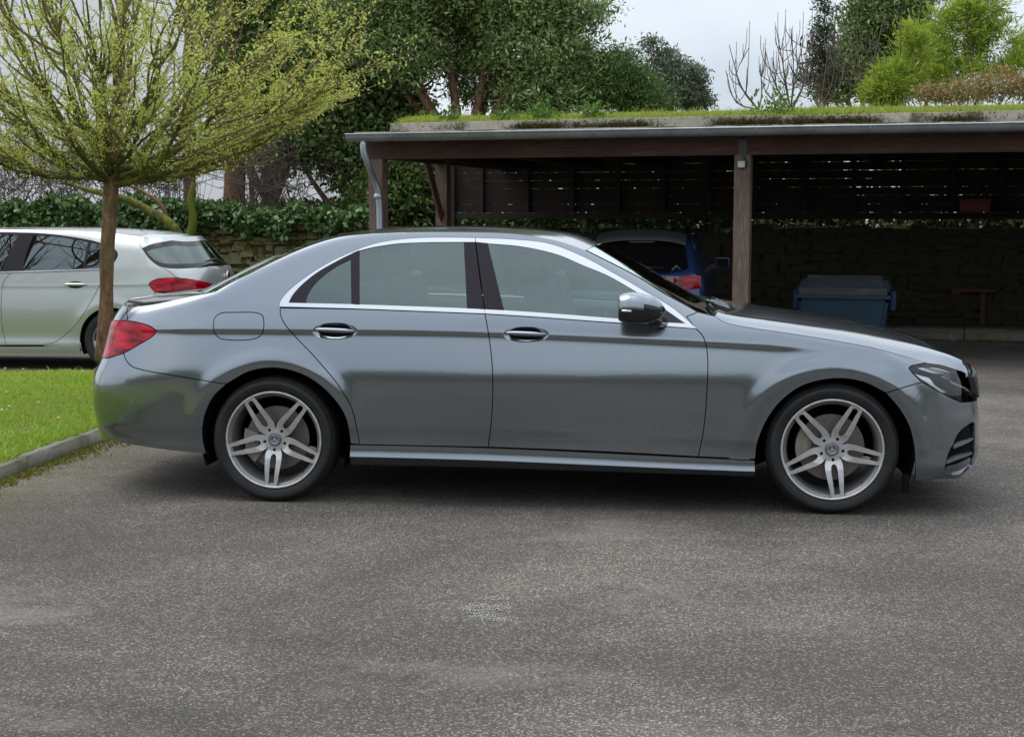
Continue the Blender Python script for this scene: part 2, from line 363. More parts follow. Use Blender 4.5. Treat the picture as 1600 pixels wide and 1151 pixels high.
def anchors_e(X):
    lo, cr, be, wi, ed = ln_low(X), ln_crease(X), ln_belt(X), ln_win(X), ln_edge(X)
    be = np.maximum(be, cr+.03); wi = np.maximum(wi, be+.022); ed = np.maximum(ed, wi+.03); one = np.ones_like(X)
    fr = np.clip((X-1.15)/.25, 0, 1); rr = np.clip((-1.45-X)/.3, 0, 1)      # bonnet side, rear quarter
    Z = [0*one+.08, 0*one+.20, 0*one+.275, lo-.09, lo-.02, lo+.004, lo+.05, .58*one, .68*one, .745*one, cr-.055, cr-.040, cr-.008, cr+.001, cr+.010, be, be+.02, wi, (wi+ed)/2, ed]
    f2 = np.clip((X-1.15)/.45, 0, 1)
    rb_ = np.clip((-1.75-X)/.25, 0, 1)
    top = .52*(1-fr)*(1-rr)+.60*fr+.52*rr
    S = [-.5*one, -.35*one, -.06*one, .0*one, -.24*one, -.015*one-.05*rb_, -.03*one-.07*rb_, -.01*one-.06*rb_, .05*one, .15*one, .175*one, .165*one+.04*f2, -.03*one+.25*f2, -.02*one+.25*f2, .24*one, .34*one+.1*fr, .42*(1-fr)+.5*fr, .46*(1-fr)+.55*fr, top, .70*one+.30*fr]
    Z = np.stack(Z, 1); S = np.stack([np.broadcast_to(v, X.shape) for v in S], 1)
    Z = np.maximum.accumulate(Z+np.arange(Z.shape[1])*1e-5, 1); return Z, S
ARCH = [(-1.47, .337, .388, .382), (1.47, .337, .408, .378)]
SE = Side(-1.75, [(0, 0), (.35, 6), (.55, 14), (.70, 30), (.82, 52), (.95, 74), (1.15, 83), (1.6, 90)],
          1.70, [(0, 0), (.15, 6), (.30, 17), (.42, 33), (.52, 51), (.62, 67), (.78, 78), (1.0, 84), (1.3, 90)], .926,
          [(.10, .03), (.25, .03), (.34, .02), (.46, 0), (.587, .003), (.657, .022), (.745, .062), (.873, .095), (.958, .122), (1.028, .165), (1.1, .22), (1.6, .5)],
          [(.10, .12), (.17, .06), (.24, .01), (.39, 0), (.48, .006), (.54, .014), (.68, .035), (.72, .05), (.77, .085), (.82, .14), (.9, .22), (1.6, .6)],
          anchors_e, .62, ARCH, flare=.02)
car = empty('saloon_car', label='dark grey metallic four-door saloon seen from its side in the foreground', category='car')
A_ = car
g_reardoor = [(562, 694), (559, 677), (550, 639), (529, 602), (494, 560), (457.5, 521.5), (442, 501), (438, 490), (438, 481)]
g_mid = [(758, 490.5), (763, 520), (769, 570), (770, 610), (768, 655), (763, 698)]
g_front = [(1087, 513.5), (1097, 523), (1103.6, 541), (1106, 568), (1105, 601), (1103, 637), (1098, 680), (1091, 713)]
arch_r = [(548, 693), (540, 652), (521, 622), (488, 593), (456, 579), (425, 574.5), (390, 580), (354, 599.5)]
arch_r2 = [(354, 599.5), (334, 619), (323, 640), (317, 664), (317, 685), (322, 709)]
arch_f = [(1180, 717), (1184, 690), (1201, 651), (1225, 622), (1257, 601), (1309, 591), (1350, 597), (1384, 613.5)]
arch_f2 = [(1384, 613.5), (1405, 638), (1420, 664), (1427, 690), (1430, 726), (1428, 751)]
b_line = [(1384, 613.5), (1412, 605), (1440, 597)]
rb_line = [(193, 552), (197, 562), (206, 572), (222, 577.5), (260, 584.5), (305, 592), (354, 599.5)]
hoodE = [(1117, 494), (1132, 503), (1150, 507.5), (1175, 512), (1230, 520), (1300, 531), (1370, 544.5), (1420, 558), (1447, 566.5), (1470, 570), (1493, 577), (1504, 580)]
rev = lambda l: list(reversed(l))
light_top = [(1447, 567), (1432, 569.5), (1423, 572), (1420, 575.5)]
light_low = [(1420, 575.5), (1425, 582), (1432, 589), (1440, 597)]
light_low2 = [(1440, 597), (1448, 601), (1466, 611), (1484, 620.5), (1501, 628)]
ch_out_r = [(437, 479), (437.5, 473), (446, 460), (467.5, 441), (503, 417), (539, 398.6), (586, 381), (634, 373.5), (681, 371.5), (742, 372)]
ch_in_r = [(451, 473.2), (455.6, 463.5), (467.5, 449), (491, 429), (520, 411.5), (560, 392.5), (610, 382), (657.5, 379), (724, 378.3), (742.5, 378.5)]
ch_out_f = [(743, 372), (802.5, 374.5), (857.5, 381), (912.5, 402), (964, 430), (1013, 458.5), (1054, 483.6), (1088, 513.2)]
ch_in_f = [(743.5, 378.5), (763, 380.5), (816, 385.4), (871, 397.8), (912.5, 415.2), (950, 430.8), (997, 457.6), (1036, 481.5), (1071, 505.5)]
bt_up_r = [(451, 473.2), (553, 475.6), (640, 478.6), (729, 482), (757, 483.5)]; bt_lo_r = [(437, 479), (553, 482), (640, 485.2), (757.5, 489.8)]
bt_up_f = [(757.5, 483.5), (788, 485), (870, 490.5), (940, 496), (1037.5, 503.6), (1071, 505.5)]; bt_lo_f = [(758, 489.8), (840, 495), (940, 502.3), (992, 505.8), (1088, 513.2)]
aE = SE.a1; a0 = SE.a0
O = SE.outline
roofE1 = [(335, 456.4), (382, 431), (432, 406), (483, 384), (530, 370), (580, 364.5)]
roofE2 = [(580, 364.5), (640, 362.5), (700, 362), (800, 364.5), (852, 372), (885, 380), (915, 391)]
apil = [(915, 391), (941, 404), (963, 415), (1000, 434.5), (1035, 457), (1070, 476), (1090, 487.5)]
trunkE = [(199.5, 480), (238, 475.5), (286, 465), (335, 456.4)]
flap = [(345, 489.5), (372, 488), (400, 488.6), (410, 493), (412.3, 503), (411, 518), (405, 526), (390, 530.5), (360, 531), (343, 528), (335.5, 520), (333.5, 509), (336, 496)]
flap_uv = catmull(SE.uv(flap), .008, closed=True)
def ell(cx, cy, rx, ry, n=36, p=2.0):
    t = np.arange(n)*2*math.pi/n; c, s_ = np.cos(t), np.sin(t)
    return list(zip(cx+rx*np.sign(c)*np.abs(c)**(2/p), cy+ry*np.sign(s_)*np.abs(s_)**(2/p)))
cup_r = SE.uv(ell(523.3, 517.2, 34.5, 12.4)); cup_f = SE.uv(ell(822, 522.5, 35, 11.4))
side_out = O([trunkE, roofE1, roofE2, apil, [(1090, 487.5), (1073, 494.5)], [(1073, 494.5), (1088, 513)], rev(ch_out_f), rev(ch_out_r)[:-1]+[(438, 481)], rev(g_reardoor), [(562, 694), (548, 693)], arch_r, rev(rb_line), [(193, 552), (217, 538.5), (241, 523), (245, 516.6)], [(245, 516.6), (234, 509.5), (213, 503), (200, 501)], [(200, 501), (199.5, 480)]])
skin('body_side', SE, side_out, paint, A_, holes=[flap_uv])
skin('fuel_flap', SE, flap_uv, paint, A_, mirror=False)
doorR = O([[(438, 481), (553, 483), (640, 486), (758, 490.5)], g_mid, [(763, 698), (660, 696), (562, 694)], g_reardoor])
doorF = O([[(758, 490.5), (840, 495.7), (940, 503), (992, 506.5), (1087, 513.5)], g_front, [(1091, 713), (930, 704.5), (763, 698)], rev(g_mid)])
skin('rear_door', SE, doorR, paint, A_, holes=[cup_r]); skin('front_door', SE, doorF, paint, A_, holes=[cup_f])
fender = O([rev(g_front), [(1087, 513.5), (1073, 494.5)], [(1073, 494.5), (1090, 487.5)], [(1090, 487.5), (1117, 494)], hoodE[:9], light_top, light_low, rev(b_line), rev(arch_f), [(1180, 717), (1091, 713)]])
skin('front_wing', SE, fender, paint, A_)
zr = lambda z: z
fb = O([b_line, light_low2, ['r', tuple(SE.uv([(1501, 628)])[0]), (2.42, .565), (2.6, .55), (aE, .55)], ['r', (aE, .55), (aE, .17)], ['r', (aE, .17), (2.6, .17), (2.40, .185), tuple(SE.uv([(1506, 742.5)])[0])], [(1506, 742.5), (1477, 748), (1428, 751)], rev(arch_f2)])
intake = catmull(SE.uv([(1522, 661), (1506.5, 668), (1497, 678), (1490, 692), (1483, 706), (1478, 722), (1477, 736), (1488, 741), (1505, 737.5), (1518, 728), (1522, 712), (1523, 690)]), .008, closed=True)
skin('front_bumper', SE, fb, paint, A_, holes=[intake])
skin('bumper_intake', SE, offset_poly(intake, -.02), black_gloss, A_, off=-.045, depth=0)
for fin, yy in (([(1489.5, 695), (1500, 689.5), (1519, 683.5)], 0), ([(1479, 719), (1495, 711.5), (1518, 705.5)], 0)):
    up = SE.uv(fin); lo = up+np.array([[0, -.018], [0, -.022], [0, -.010]])
    skin('intake_fin', SE, np.vstack([catmull(up, .01), catmull(lo[::-1], .01)]), fin_m, A_, off=.004, depth=.035, sa=.01, gap=0)
lip = SE.uv([(1477, 741), (1481, 731), (1495, 727), (1512, 719), (1520, 716), (1519, 726), (1508, 738), (1490, 742)])
skin('intake_lip', SE, catmull(lip, .008, closed=True), paint, A_, off=-.012, depth=.03, sa=.012, gap=0)
tl = tuple(SE.uv([(193, 552)])[0]); t2 = tuple(SE.uv([(170, 559.5)])[0])
rb = O([['r', (a0, .72), (-2.8, .73), (-2.68, .742), t2], [(170, 559.5), (193, 552)], rb_line, arch_r2, [(322, 709), (270, 704), (220, 697), (172, 687)], ['r', tuple(SE.uv([(172, 687)])[0]), (-2.60, .285), (-2.8, .27), (a0, .27)], ['r', (a0, .27), (a0, .72)]])
skin('rear_bumper', SE, rb, paint, A_)
tlu = SE.uv([(187, 501)])[0]
tail = O([['r', (-2.80, .925), (-2.68, .945), tuple(tlu)], [(187, 501), (200, 501.5), (213, 503), (234, 509.5), (245, 516.6)], [(245, 516.6), (241, 523), (217, 538.5), (193, 552), (170, 559.5)], ['r', t2, (-2.68, .745), (-2.80, .76)], ['r', (-2.80, .76), (-2.80, .925)]])
skin('tail_light', SE, tail, red_lens, A_, off=.004)
tr_uv = SE.uv([(199.5, 480), (200, 501)])
boot = O([['r', (a0, 1.03), (-2.8, 1.035), (-2.66, 1.04), tuple(tr_uv[0])], ['r', tuple(tr_uv[0]), tuple(tr_uv[1])], ['r', tuple(tr_uv[1]), tuple(tlu), (-2.68, .947), (-2.80, .928)], ['r', (-2.8, .928), (-2.8, .76)], ['r', (-2.8, .76), (a0, .74)], ['r', (a0, .74), (a0, 1.03)]])
skin('boot_lid', SE, boot, paint, A_)
head_o = O([light_top, light_low, light_low2, [(1501, 628), (1502, 600), (1496, 584), (1493, 577.5)], [(1493, 577.5), (1470, 571), (1447, 567)]])
skin('headlight', SE, head_o, clear_glass, A_, off=.001, depth=.02)
skin('headlight_bowl', SE, offset_poly(head_o, .002), mat('lamp bowl', (.20, .20, .21), .3, .7), A_, off=-.05, depth=0)
h1 = SE.uv([(1428, 575), (1450, 571), (1478, 574), (1490, 582), (1470, 583), (1448, 580)]); skin('headlight_reflector', SE, catmull(h1, .01, closed=True), lamp_in, A_, off=-.018, depth=.02)
h2 = SE.uv([(1430, 583), (1441, 586), (1454, 590), (1462, 600), (1472, 607), (1482, 612), (1478, 615), (1462, 607), (1450, 598), (1440, 592)]); skin('headlight_strip', SE, catmull(h2, .008, closed=True), lamp_in, A_, off=-.012, depth=.02, sa=.01)
h3 = SE.uv(ell(1481, 596, 9, 13)); skin('headlight_lens', SE, h3, lamp_in, A_, off=-.02, depth=.02, sa=.008)
h3 = SE.uv(ell(1464, 592, 5.5, 7)); skin('headlight_lens', SE, h3, lamp_in, A_, off=-.022, depth=.02, sa=.008)
gr = O([['r', (2.36, .60), (2.42, .575), (2.6, .565), (aE, .565)], ['r', (aE, .565), (aE, .698)], ['r', (aE, .698), (2.5, .698), (2.33, .698)], ['r', (2.33, .698), (2.36, .60)]])
skin('radiator_grille', SE, gr, mat('grille grey', (.07, .075, .08), .35, .5), A_, off=.012, depth=.03)
# sill
sill = O([[(548.5, 694), (763, 699), (1091, 714), (1179, 718)], [(1179, 718), (1178.5, 741)], [(1178.5, 741), (1100, 738.5), (763, 727), (549, 722)], [(549, 722), (548.5, 694)]])
def sillfn(V2, P, Nn):
    z0 = np.interp(V2[:, 0], [-1.1, 1.1], [.262, .262]); t = V2[:, 1]
    Zt = np.interp(t, [.15, z0.mean()-.02, z0.mean()+.01, .36], [-.030, .012, .026, -.004]); P = P.copy(); P[:, 1] -= Zt
    sl = np.where(t > z0+.0, .30, -.55); n = np.stack([0*t, -np.ones_like(t), sl], 1); n /= np.linalg.norm(n, axis=1)[:, None]; return P, n
sl_up = O([[(548.5, 694), (763, 699), (1091, 714), (1179, 718)], [(1179, 718), (1179, 734)], [(1179, 734), (1100, 731.5), (763, 717.5), (549, 711.5)], [(549, 711.5), (548.5, 694)]])
sl_lo = O([[(549, 711.5), (763, 717.5), (1100, 731.5), (1179, 734)], [(1179, 734), (1178.5, 742)], [(1178.5, 742), (1100, 740), (763, 730), (549, 725)], [(549, 725), (549, 711.5)]])
def sfn(slope, base, zk, sgn):
    def f(V2, P, Nn):
        P = P.copy(); d = V2[:, 1]-ln_sk(V2[:, 0]); P[:, 1] = SE.pos(V2[:, 0], V2[:, 1]*0+.36)[:, 1]-.030+slope*d
        sl_ = np.full(len(P), slope) if slope < 0 else np.interp(d, [0, .012, .06], [.36, .22, -.02]); n = np.stack([0*d, -np.ones_like(d), sl_], 1); n /= np.linalg.norm(n, axis=1)[:, None]; return P, n
    return f
_k = SE.uv([(549, 711.5), (763, 717.5), (1100, 731.5), (1179, 734)]); ln_sk = spl(_k[:, 0], _k[:, 1])
skin('side_sill', SE, sl_up, paint, A_, fn=sfn(.20, 0, 0, 1), depth=.03, gap=.001)
skin('lower_sill', SE, sl_lo, mat('sill painted shade', (.05, .055, .06), .4, .3), A_, fn=sfn(-.9, 0, 0, 1), depth=.03, gap=0.0)  # shade along the sill's underside put into a darker colour
# window surround
def strip(name, up, lo, mt, off=.002, **k): skin(name, SE, O([up, [up[-1], lo[-1]], rev(lo), [lo[0], up[0]]]), mt, A_, off=off, sa=.02, sz=.012, gap=.0, **k)
strip('window_trim', ch_out_r, ch_in_r, chrome, depth=.005); strip('window_trim', ch_out_f, ch_in_f, chrome, depth=.005)
strip('waist_trim', bt_up_r, bt_lo_r, chrome, off=.003, depth=.007); strip('waist_trim', bt_up_f, bt_lo_f, chrome, off=.003, depth=.007)
skin('door_pillar', SE, O([[(724.5, 378), (742.3, 378)], [(742.3, 378), (749, 430), (756.7, 484)], [(756.7, 484), (729.5, 482.5)], [(729.5, 482.5), (724.5, 378)]]), pillar_m, A_, off=.003, gap=.001)
skin('door_pillar', SE, O([[(743.8, 378), (762.5, 380)], [(762.5, 380), (788, 485.5)], [(788, 485.5), (758, 484)], [(758, 484), (750.5, 430), (743.8, 378)]]), pillar_m, A_, off=.003, gap=.001)
skin('window_bar', SE, O([[(551, 395.5), (561.5, 391)], [(561.5, 391), (561.5, 476.5)], [(561.5, 476.5), (552, 476)], [(552, 476), (551, 395.5)]]), pillar_m, A_, off=.003, gap=.0)
qw = [ch_in_r[0], *ch_in_r[1:5], (551, 396)]
skin('quarter_window_frame', SE, O([qw, [(551, 396), (552, 476)], [(552, 476), (451, 473.2)]]), pillar_m, A_, off=.001, gap=0, holes=[O([[(478.5, 474), (479, 466), (487, 450), (505, 431), (530, 414), (548, 405.5)], [(548, 405.5), (549, 475)], [(549, 475), (478.5, 474)]])])
skin('quarter_window', SE, O([[(476, 475), (476, 464), (485, 448), (503, 429), (528, 411), (550, 402)], [(550, 402), (551, 476)], [(551, 476), (476, 475)]]), car_glass, A_, depth=0, gap=0, off=-.002)
skin('rear_window', SE, O([[(561, 392.2)]+ch_in_r[6:9], [(724, 378.5), (729, 483)], [(729, 483), (640, 480), (561, 477)], [(561, 477), (561, 392.2)]]), car_glass, A_, depth=0, gap=-.004, off=-.003)
skin('front_window', SE, O([ch_in_f[1:7]+[(1000, 459.5)], [(1000, 459.5), (1003, 502)], [(1003, 502), (940, 497), (870, 491.5), (788, 486)], [(788, 486), (763, 380.5)]]), car_glass, A_, depth=0, gap=-.004, off=-.003)
skin('mirror_sail', SE, O([[(996, 457.4), (1036, 481.5), (1071, 505.5)], [(1071, 505.5), (1037, 504), (999, 501)], [(999, 501), (996, 457.4)]]), black_gloss, A_, off=.003, gap=0)
# dark shell behind the gaps
shell = O([[(186, 505), (205, 486), (335, 466), (437, 478), (450, 480), (757, 489), (1087, 512), (1112, 500), (1300, 537), (1430, 570), (1495, 600), (1520, 660)], [(1520, 660), (1515, 735), (1440, 745)], rev(arch_f2)[1:], rev(arch_f), [(1180, 717), (860, 705), (548, 693)], arch_r, arch_r2, [(322, 705), (175, 684)], [(175, 684), (160, 630), (186, 505)]])
skin('inner_shell', SE, offset_poly(shell, .004), dark_m, A_, off=-.016, depth=0, sa=.04, sz=.03)
# handles
def handle(cup, cx, cy, hw):
    skin('handle_cup', SE, offset_poly(cup, -.003), paint, A_, depth=0, sa=.006, sz=.004, gap=0, fn=lambda V2, P, Nn: (lambda q: (P+np.stack([0*q, .030*np.clip(1-q, 0, 1)**.6, 0*q], 1), Nn+np.stack([V2[:, 0]*0, 0*q, np.sign(V2[:, 1]-cup[:, 1].mean())*-.9*np.abs((V2[:, 1]-cup[:, 1].mean())/.04)], 1)))(((V2[:, 0]-cup[:, 0].mean())/(.5*np.ptp(cup[:, 0])))**2+((V2[:, 1]-cup[:, 1].mean())/(.5*np.ptp(cup[:, 1])))**2))
    c = SE.pos(cup[:, 0].mean(), cup[:, 1].mean()); n = 25; V = []; F = []
    for i in range(n):
        t = -1+2*i/(n-1); x = c[0]+t*hw; e = (1-abs(t)**3.2); zz = c[2]+.004-.004*t
        hz = .0125*e**.6+.0012; hy = .011*e**.6+.0012; yo = c[1]-.016*(1-abs(t)**4)+.006
        for k in range(12):
            a = 2*math.pi*k/12; V.append((x, yo+hy*math.cos(a), zz+hz*math.sin(a)*(1 if math.sin(a) > 0 else .8)))
    for i in range(n-1):
        for k in range(12): F.append((i*12+k, i*12+(k+1) % 12, (i+1)*12+(k+1) % 12, (i+1)*12+k))
    me = mesh('door_handle', V, F, True); o = link('door_handle', me, paint, A_)
    o2 = link('door_handle', me, None, A_); o2.scale = (1, -1, 1); o2.location = (0, 2*SE.half, 0)
handle(cup_r, 0, 0, .112); handle(cup_f, 0, 0, .112)
for (x, y) in ((206, 627), (1444.4, 653.7)):
    skin('parking_sensor', SE, SE.uv(ell(x, y, 3.6, 3.8, 16)), fin_m, A_, off=.002, depth=.004, sa=.004, sz=.004, gap=0)
# upper surfaces -----------------------------------------------------------
MIR = lambda P: np.asarray(P)*np.array([1, -1, 1])+np.array([0, 2*SE.half, 0])
def rail(segs, n): q = SE.outline(segs, .01); P = SE.pos(q[:, 0], q[:, 1]); return resample(P, n)
def cline(px, n, Y=None): P = atY([p[0] for p in px], [p[1] for p in px], SE.half if Y is None else Y); return resample(catmull(P, .02), n)
def crown(E, C, p=2.2, m=25, ins=0., zl=0., px_=2):
    G = []; E = np.asarray(E, float).copy(); E[:, 1] += ins; E[:, 2] += zl
    for v in np.linspace(-1, 1, m):
        s_ = abs(v); q = E if v < 0 else MIR(E); P = C*1.0
        P[:, 0] = C[:, 0]+(E[:, 0]-C[:, 0])*s_**px_; P[:, 1] = C[:, 1]+(q[:, 1]-C[:, 1])*s_; P[:, 2] = C[:, 2]+(E[:, 2]-C[:, 2])*s_**p; G.append(P)
    return np.stack(G, 0)
n = 60
E_roof = rail([[(520, 372.2), (530, 370), (580, 364.5)], roofE2], n)
C_roof = cline([(545, 363.5), (600, 356.5), (680, 352.8), (760, 352.8), (850, 358), (900, 366.5), (936, 381)], n)
link('roof_panel', grid_me('roof_panel', crown(E_roof, C_roof, 2.3, ins=.003, zl=-.002)), paint, A_)
E_ws = rail([apil+[(1117, 494)]], n); C_ws = cline([(937, 382), (985, 409), (1040, 442), (1090, 472), (1128, 492)], n)
link('windscreen', grid_me('windscreen', crown(E_ws, C_ws, 4.5, m=41, px_=4.5, ins=.008, zl=-.003)), screen_glass, A_)
E_rw = rail([[(335, 456.4), (382, 431), (432, 406), (483, 384), (520, 372.2)]], n); C_rw = cline([(322, 455), (378, 426), (412, 410), (440, 397), (483, 381.5), (545, 364)], n)
link('rear_screen', grid_me('rear_screen', crown(E_rw, C_rw, 2.0, ins=.008, zl=-.003)), screen_glass, A_)
for e, nm in ((E_ws, 'windscreen_seal'), (E_rw, 'rear_screen_seal')):
    for Q in (e+np.array([0, .004, 0]), MIR(e+np.array([0, .004, 0]))): tube(nm, Q, .004, rubber_m, A_, 6)
E_tr = rail([trunkE], n); C_tr = cline([(224, 462.5), (236, 461), (250, 459), (300, 453.5), (324, 451)], n)
Gt = crown(E_tr, C_tr, 3.0, ins=.003, zl=.0)
link('boot_lid_top', grid_me('boot_lid_top', Gt), paint, A_)
uvb = SE.uv([(199.5, 480)])[0]; bb = np.stack([SE.pos(np.linspace(uvb[0], a0, 25), np.linspace(uvb[1], 1.03, 25))], 0)[0]
bb = resample(np.vstack([bb, MIR(bb)[::-1][1:]]), 25); link('boot_lid_edge', grid_me('boot_lid_edge', np.stack([Gt[:, 0], Gt[:, 0]*.35+bb*.65+np.array([-.002, 0, .004]), bb], 0)), paint, A_)
# bonnet: three rails per side
n = 70
E_h = rail([hoodE], n)
K_h = resample(catmull(atY([1128, 1149.5, 1200, 1260, 1331, 1397, 1457, 1488, 1503], [489, 492.5, 499, 507, 517.6, 531, 546, 556, 563], .28), .02), n)
C_h = cline([(1150, 479.5), (1200, 483.5), (1300, 497), (1400, 517), (1440, 529.5), (1471, 543), (1490, 554), (1500, 562)], n)
G = []
for j in range(9): 
    t = j/8; q = E_h*(1-t)+K_h*t; q[:, 2] += .013*math.sin(math.pi*t)*np.linspace(1, .6, n); G.append(q)
for j in range(1, 14):
    t = j/13; q = K_h*(1-t)+C_h*t; q[:, 2] = K_h[:, 2]+(C_h[:, 2]-K_h[:, 2])*(1-(1-t)**2.2); q[:, 0] = K_h[:, 0]+(C_h[:, 0]-K_h[:, 0])*(1-(1-t)**2); G.append(q)
G = np.stack(G, 0); G = np.concatenate([G, MIR(G)[::-1][1:]], 0); link('bonnet', grid_me('bonnet', G), paint, A_)
Gw = crown(E_ws, C_ws, 2.0, ins=.008, zl=-.003)[:, -1]; Gh = resample(G[:, 0], len(Gw)); Gm = (Gw+Gh)/2-np.array([0, 0, .035])
link('cowl_panel', grid_me('cowl_panel', np.stack([Gw-np.array([0, 0, .004]), Gm, Gh-np.array([0, 0, .03])], 0)), dark_m, A_)
link('bonnet_edge', grid_me('bonnet_edge', np.stack([Gh, Gh-np.array([.004, 0, .03])], 0)), black_gloss, A_)
tube('wiper_arm', [Gm[5]+np.array([.03, 0, .03]), Gm[6]+np.array([-.03, .05, .045]), Gm[10]+np.array([-.12, .1, .06])], .010, black_gloss, A_)
nose0 = G[:, -1]; nz_ = SE.pos(np.linspace(2.245, aE, 22), np.full(22, .700)); nz_ = resample(np.vstack([nz_, MIR(nz_)[::-1][1:]]), len(nose0))
link('bonnet_nose', grid_me('bonnet_nose', np.stack([nose0, nose0*.5+nz_*.5+np.array([.010, 0, .004]), nz_], 0)), paint, A_)
# cowl, cabin, underbody
#box('cowl_panel', (1.02, .926, .90), (.34, 1.42, .06), dark_m, A_)
#tube('wiper_arm', [(1.20, .62, 1.005), (1.12, .5, 1.02), (.98, .95, 1.055), (.88, 1.35, 1.075)], .009, black_gloss, A_)
#tube('washer_strip', [(1.235, .45, .985), (1.21, .7, .995), (1.21, .926, .998), (1.21, 1.2, .995)], .014, black_gloss, A_)
box('underbody', (0, .926, .30), (1.9, 1.55, .22), dark_m, A_)
box('underbody_tunnel', (0, .926, .34), (4.2, .95, .2), dark_m, A_)
box('cabin_floor', (0, .926, .50), (1.95, 1.62, .30), dark_m, A_)
box('boot_floor', (-1.95, .926, .72), (1.0, 1.05, .4), dark_m, A_); box('engine_bay', (1.55, .926, .55), (1.1, 1.0, .4), dark_m, A_)
for s_, yy in ((1, .115), (-1, 2*SE.half-.115)):
    tube('door_ledge', [(-1.10, yy+s_*.02, .995), (.85, yy, .955)], .028, ledge_m if s_ < 0 else cabin_m, A_)
    for x in (-.62, .30): tube('lock_pin', [(x, yy+s_*.0, .98), (x, yy, 1.035)], .005, ledge_m, A_)
def seat(x, y, sc=1.):
    s0 = empty('tmp'); bpy.data.objects.remove(s0)
    def pad(nm, c, s, rot):
        bm = bmesh.new(); bmesh.ops.create_cube(bm, size=1); bmesh.ops.scale(bm, vec=s, verts=bm.verts); bmesh.ops.bevel(bm, geom=bm.edges[:], offset=.045, segments=3, profile=.6, affect='EDGES')
        bmesh.ops.rotate(bm, cent=(0, 0, 0), matrix=Matrix.Rotation(rot, 3, 'Y'), verts=bm.verts); bmesh.ops.translate(bm, vec=c, verts=bm.verts); return bm_to(nm, bm, True)
    b = link('seat', pad('seat', (x+.2, y, .60), (.55, .5, .2), 0), seat_m, A_)
    link('seat_back', pad('seat_back', (x-.14, y, .88), (.16, .48, .62), R(-14)), seat_m, b); link('headrest', pad('headrest', (x-.27, y, 1.26), (.11, .27, .17), R(-10)), seat_m, b)
for yy in (.53, 1.32): seat(.12, yy); seat(-.78, yy)
bm = bmesh.new(); bmesh.ops.create_cube(bm, size=1); bmesh.ops.scale(bm, vec=(.45, 1.45, .22), verts=bm.verts); bmesh.ops.bevel(bm, geom=bm.edges[:], offset=.07, segments=3, affect='EDGES'); bmesh.ops.translate(bm, vec=(.88, .926, .84), verts=bm.verts)
link('dashboard', bm_to('dashboard', bm, True), cabin_m, A_)
th = np.linspace(0, 2*math.pi, 33); cc = np.array([.52, .53, .93]); tube('steering_wheel', [cc+.185*np.array([math.sin(R(25))*math.cos(t), math.sin(t), math.cos(R(25))*math.cos(t)]) for t in th], .016, seat_m, A_)
#tube('seat_belt', [(-.12, .16, 1.30), (-.16, .17, 1.1), (-.2, .2, .8)], .012, cabin_m, A_)
# door mirror
def mirror(s_):
    pts = []; c = SE.pos(*SE.uv([(1003, 482)])[0]); c = atY(1004, 481, -.14); n1, n2 = 24, 26; V = []; F = []
    for i in range(n1+1):
        u = i/n1; x = -.118+.235*u      # rear (glass) to front
        e = np.interp(u, [0, .06, .2, .45, .7, .9, 1], [.80, .90, 1.0, .98, .82, .48, .06]); zo = np.interp(u, [0, .4, 1], [.002, .0, -.012])
        for k in range(n2):
            a = 2*math.pi*k/n2; ca, sa_ = math.cos(a), math.sin(a); pw = .62
            yy = .115*e*math.copysign(abs(ca)**pw, ca); zz = .078*e*math.copysign(abs(sa_)**pw, sa_)
            V.append((c[0]+x, c[1]+yy-.02*e, c[2]+zz+zo))
    for i in range(n1):
        for k in range(n2): F.append((i*n2+k, (i+1)*n2+k, (i+1)*n2+(k+1) % n2, i*n2+(k+1) % n2))
    F.append(tuple(range(n2))); F.append(tuple(n1*n2+k for k in range(n2))[::-1])
    mi = []
    for f in F:
        zc = sum(V[q][2] for q in f)/len(f)-c[2]; xc = sum(V[q][0] for q in f)/len(f)-c[0]; mi.append(1 if zc < .012 or xc < -.117 else 0)
    me = mesh('door_mirror', V, F, True, [paint, black_gloss], mi); o = link('door_mirror', me, None, A_)
    Vb, Fb = tube_VF([c+np.array([.045, .03, -.06]), c+np.array([.075, .10, -.078]), c+np.array([.10, .19, -.085])], [.030, .024, .028], 10)
    a2 = mesh('mirror_arm', Vb, Fb); link('mirror_arm', a2, black_gloss, o)
    ind = [c+np.array([-.10+.02*q, -.137+.0016*q*q, -.006-.0012*q]) for q in range(8)]; Vb, Fb = tube_VF(ind, [.004]+[.007]*6+[.004], 8); a3 = mesh('mirror_indicator', Vb, Fb); link('mirror_indicator', a3, lamp_in, o)
    for src in (o,):
        q = link('door_mirror', me, None, A_); q.scale = (1, -1, 1); q.location = (0, 2*SE.half, 0); link('mirror_arm', a2, None, q)
mirror(1)

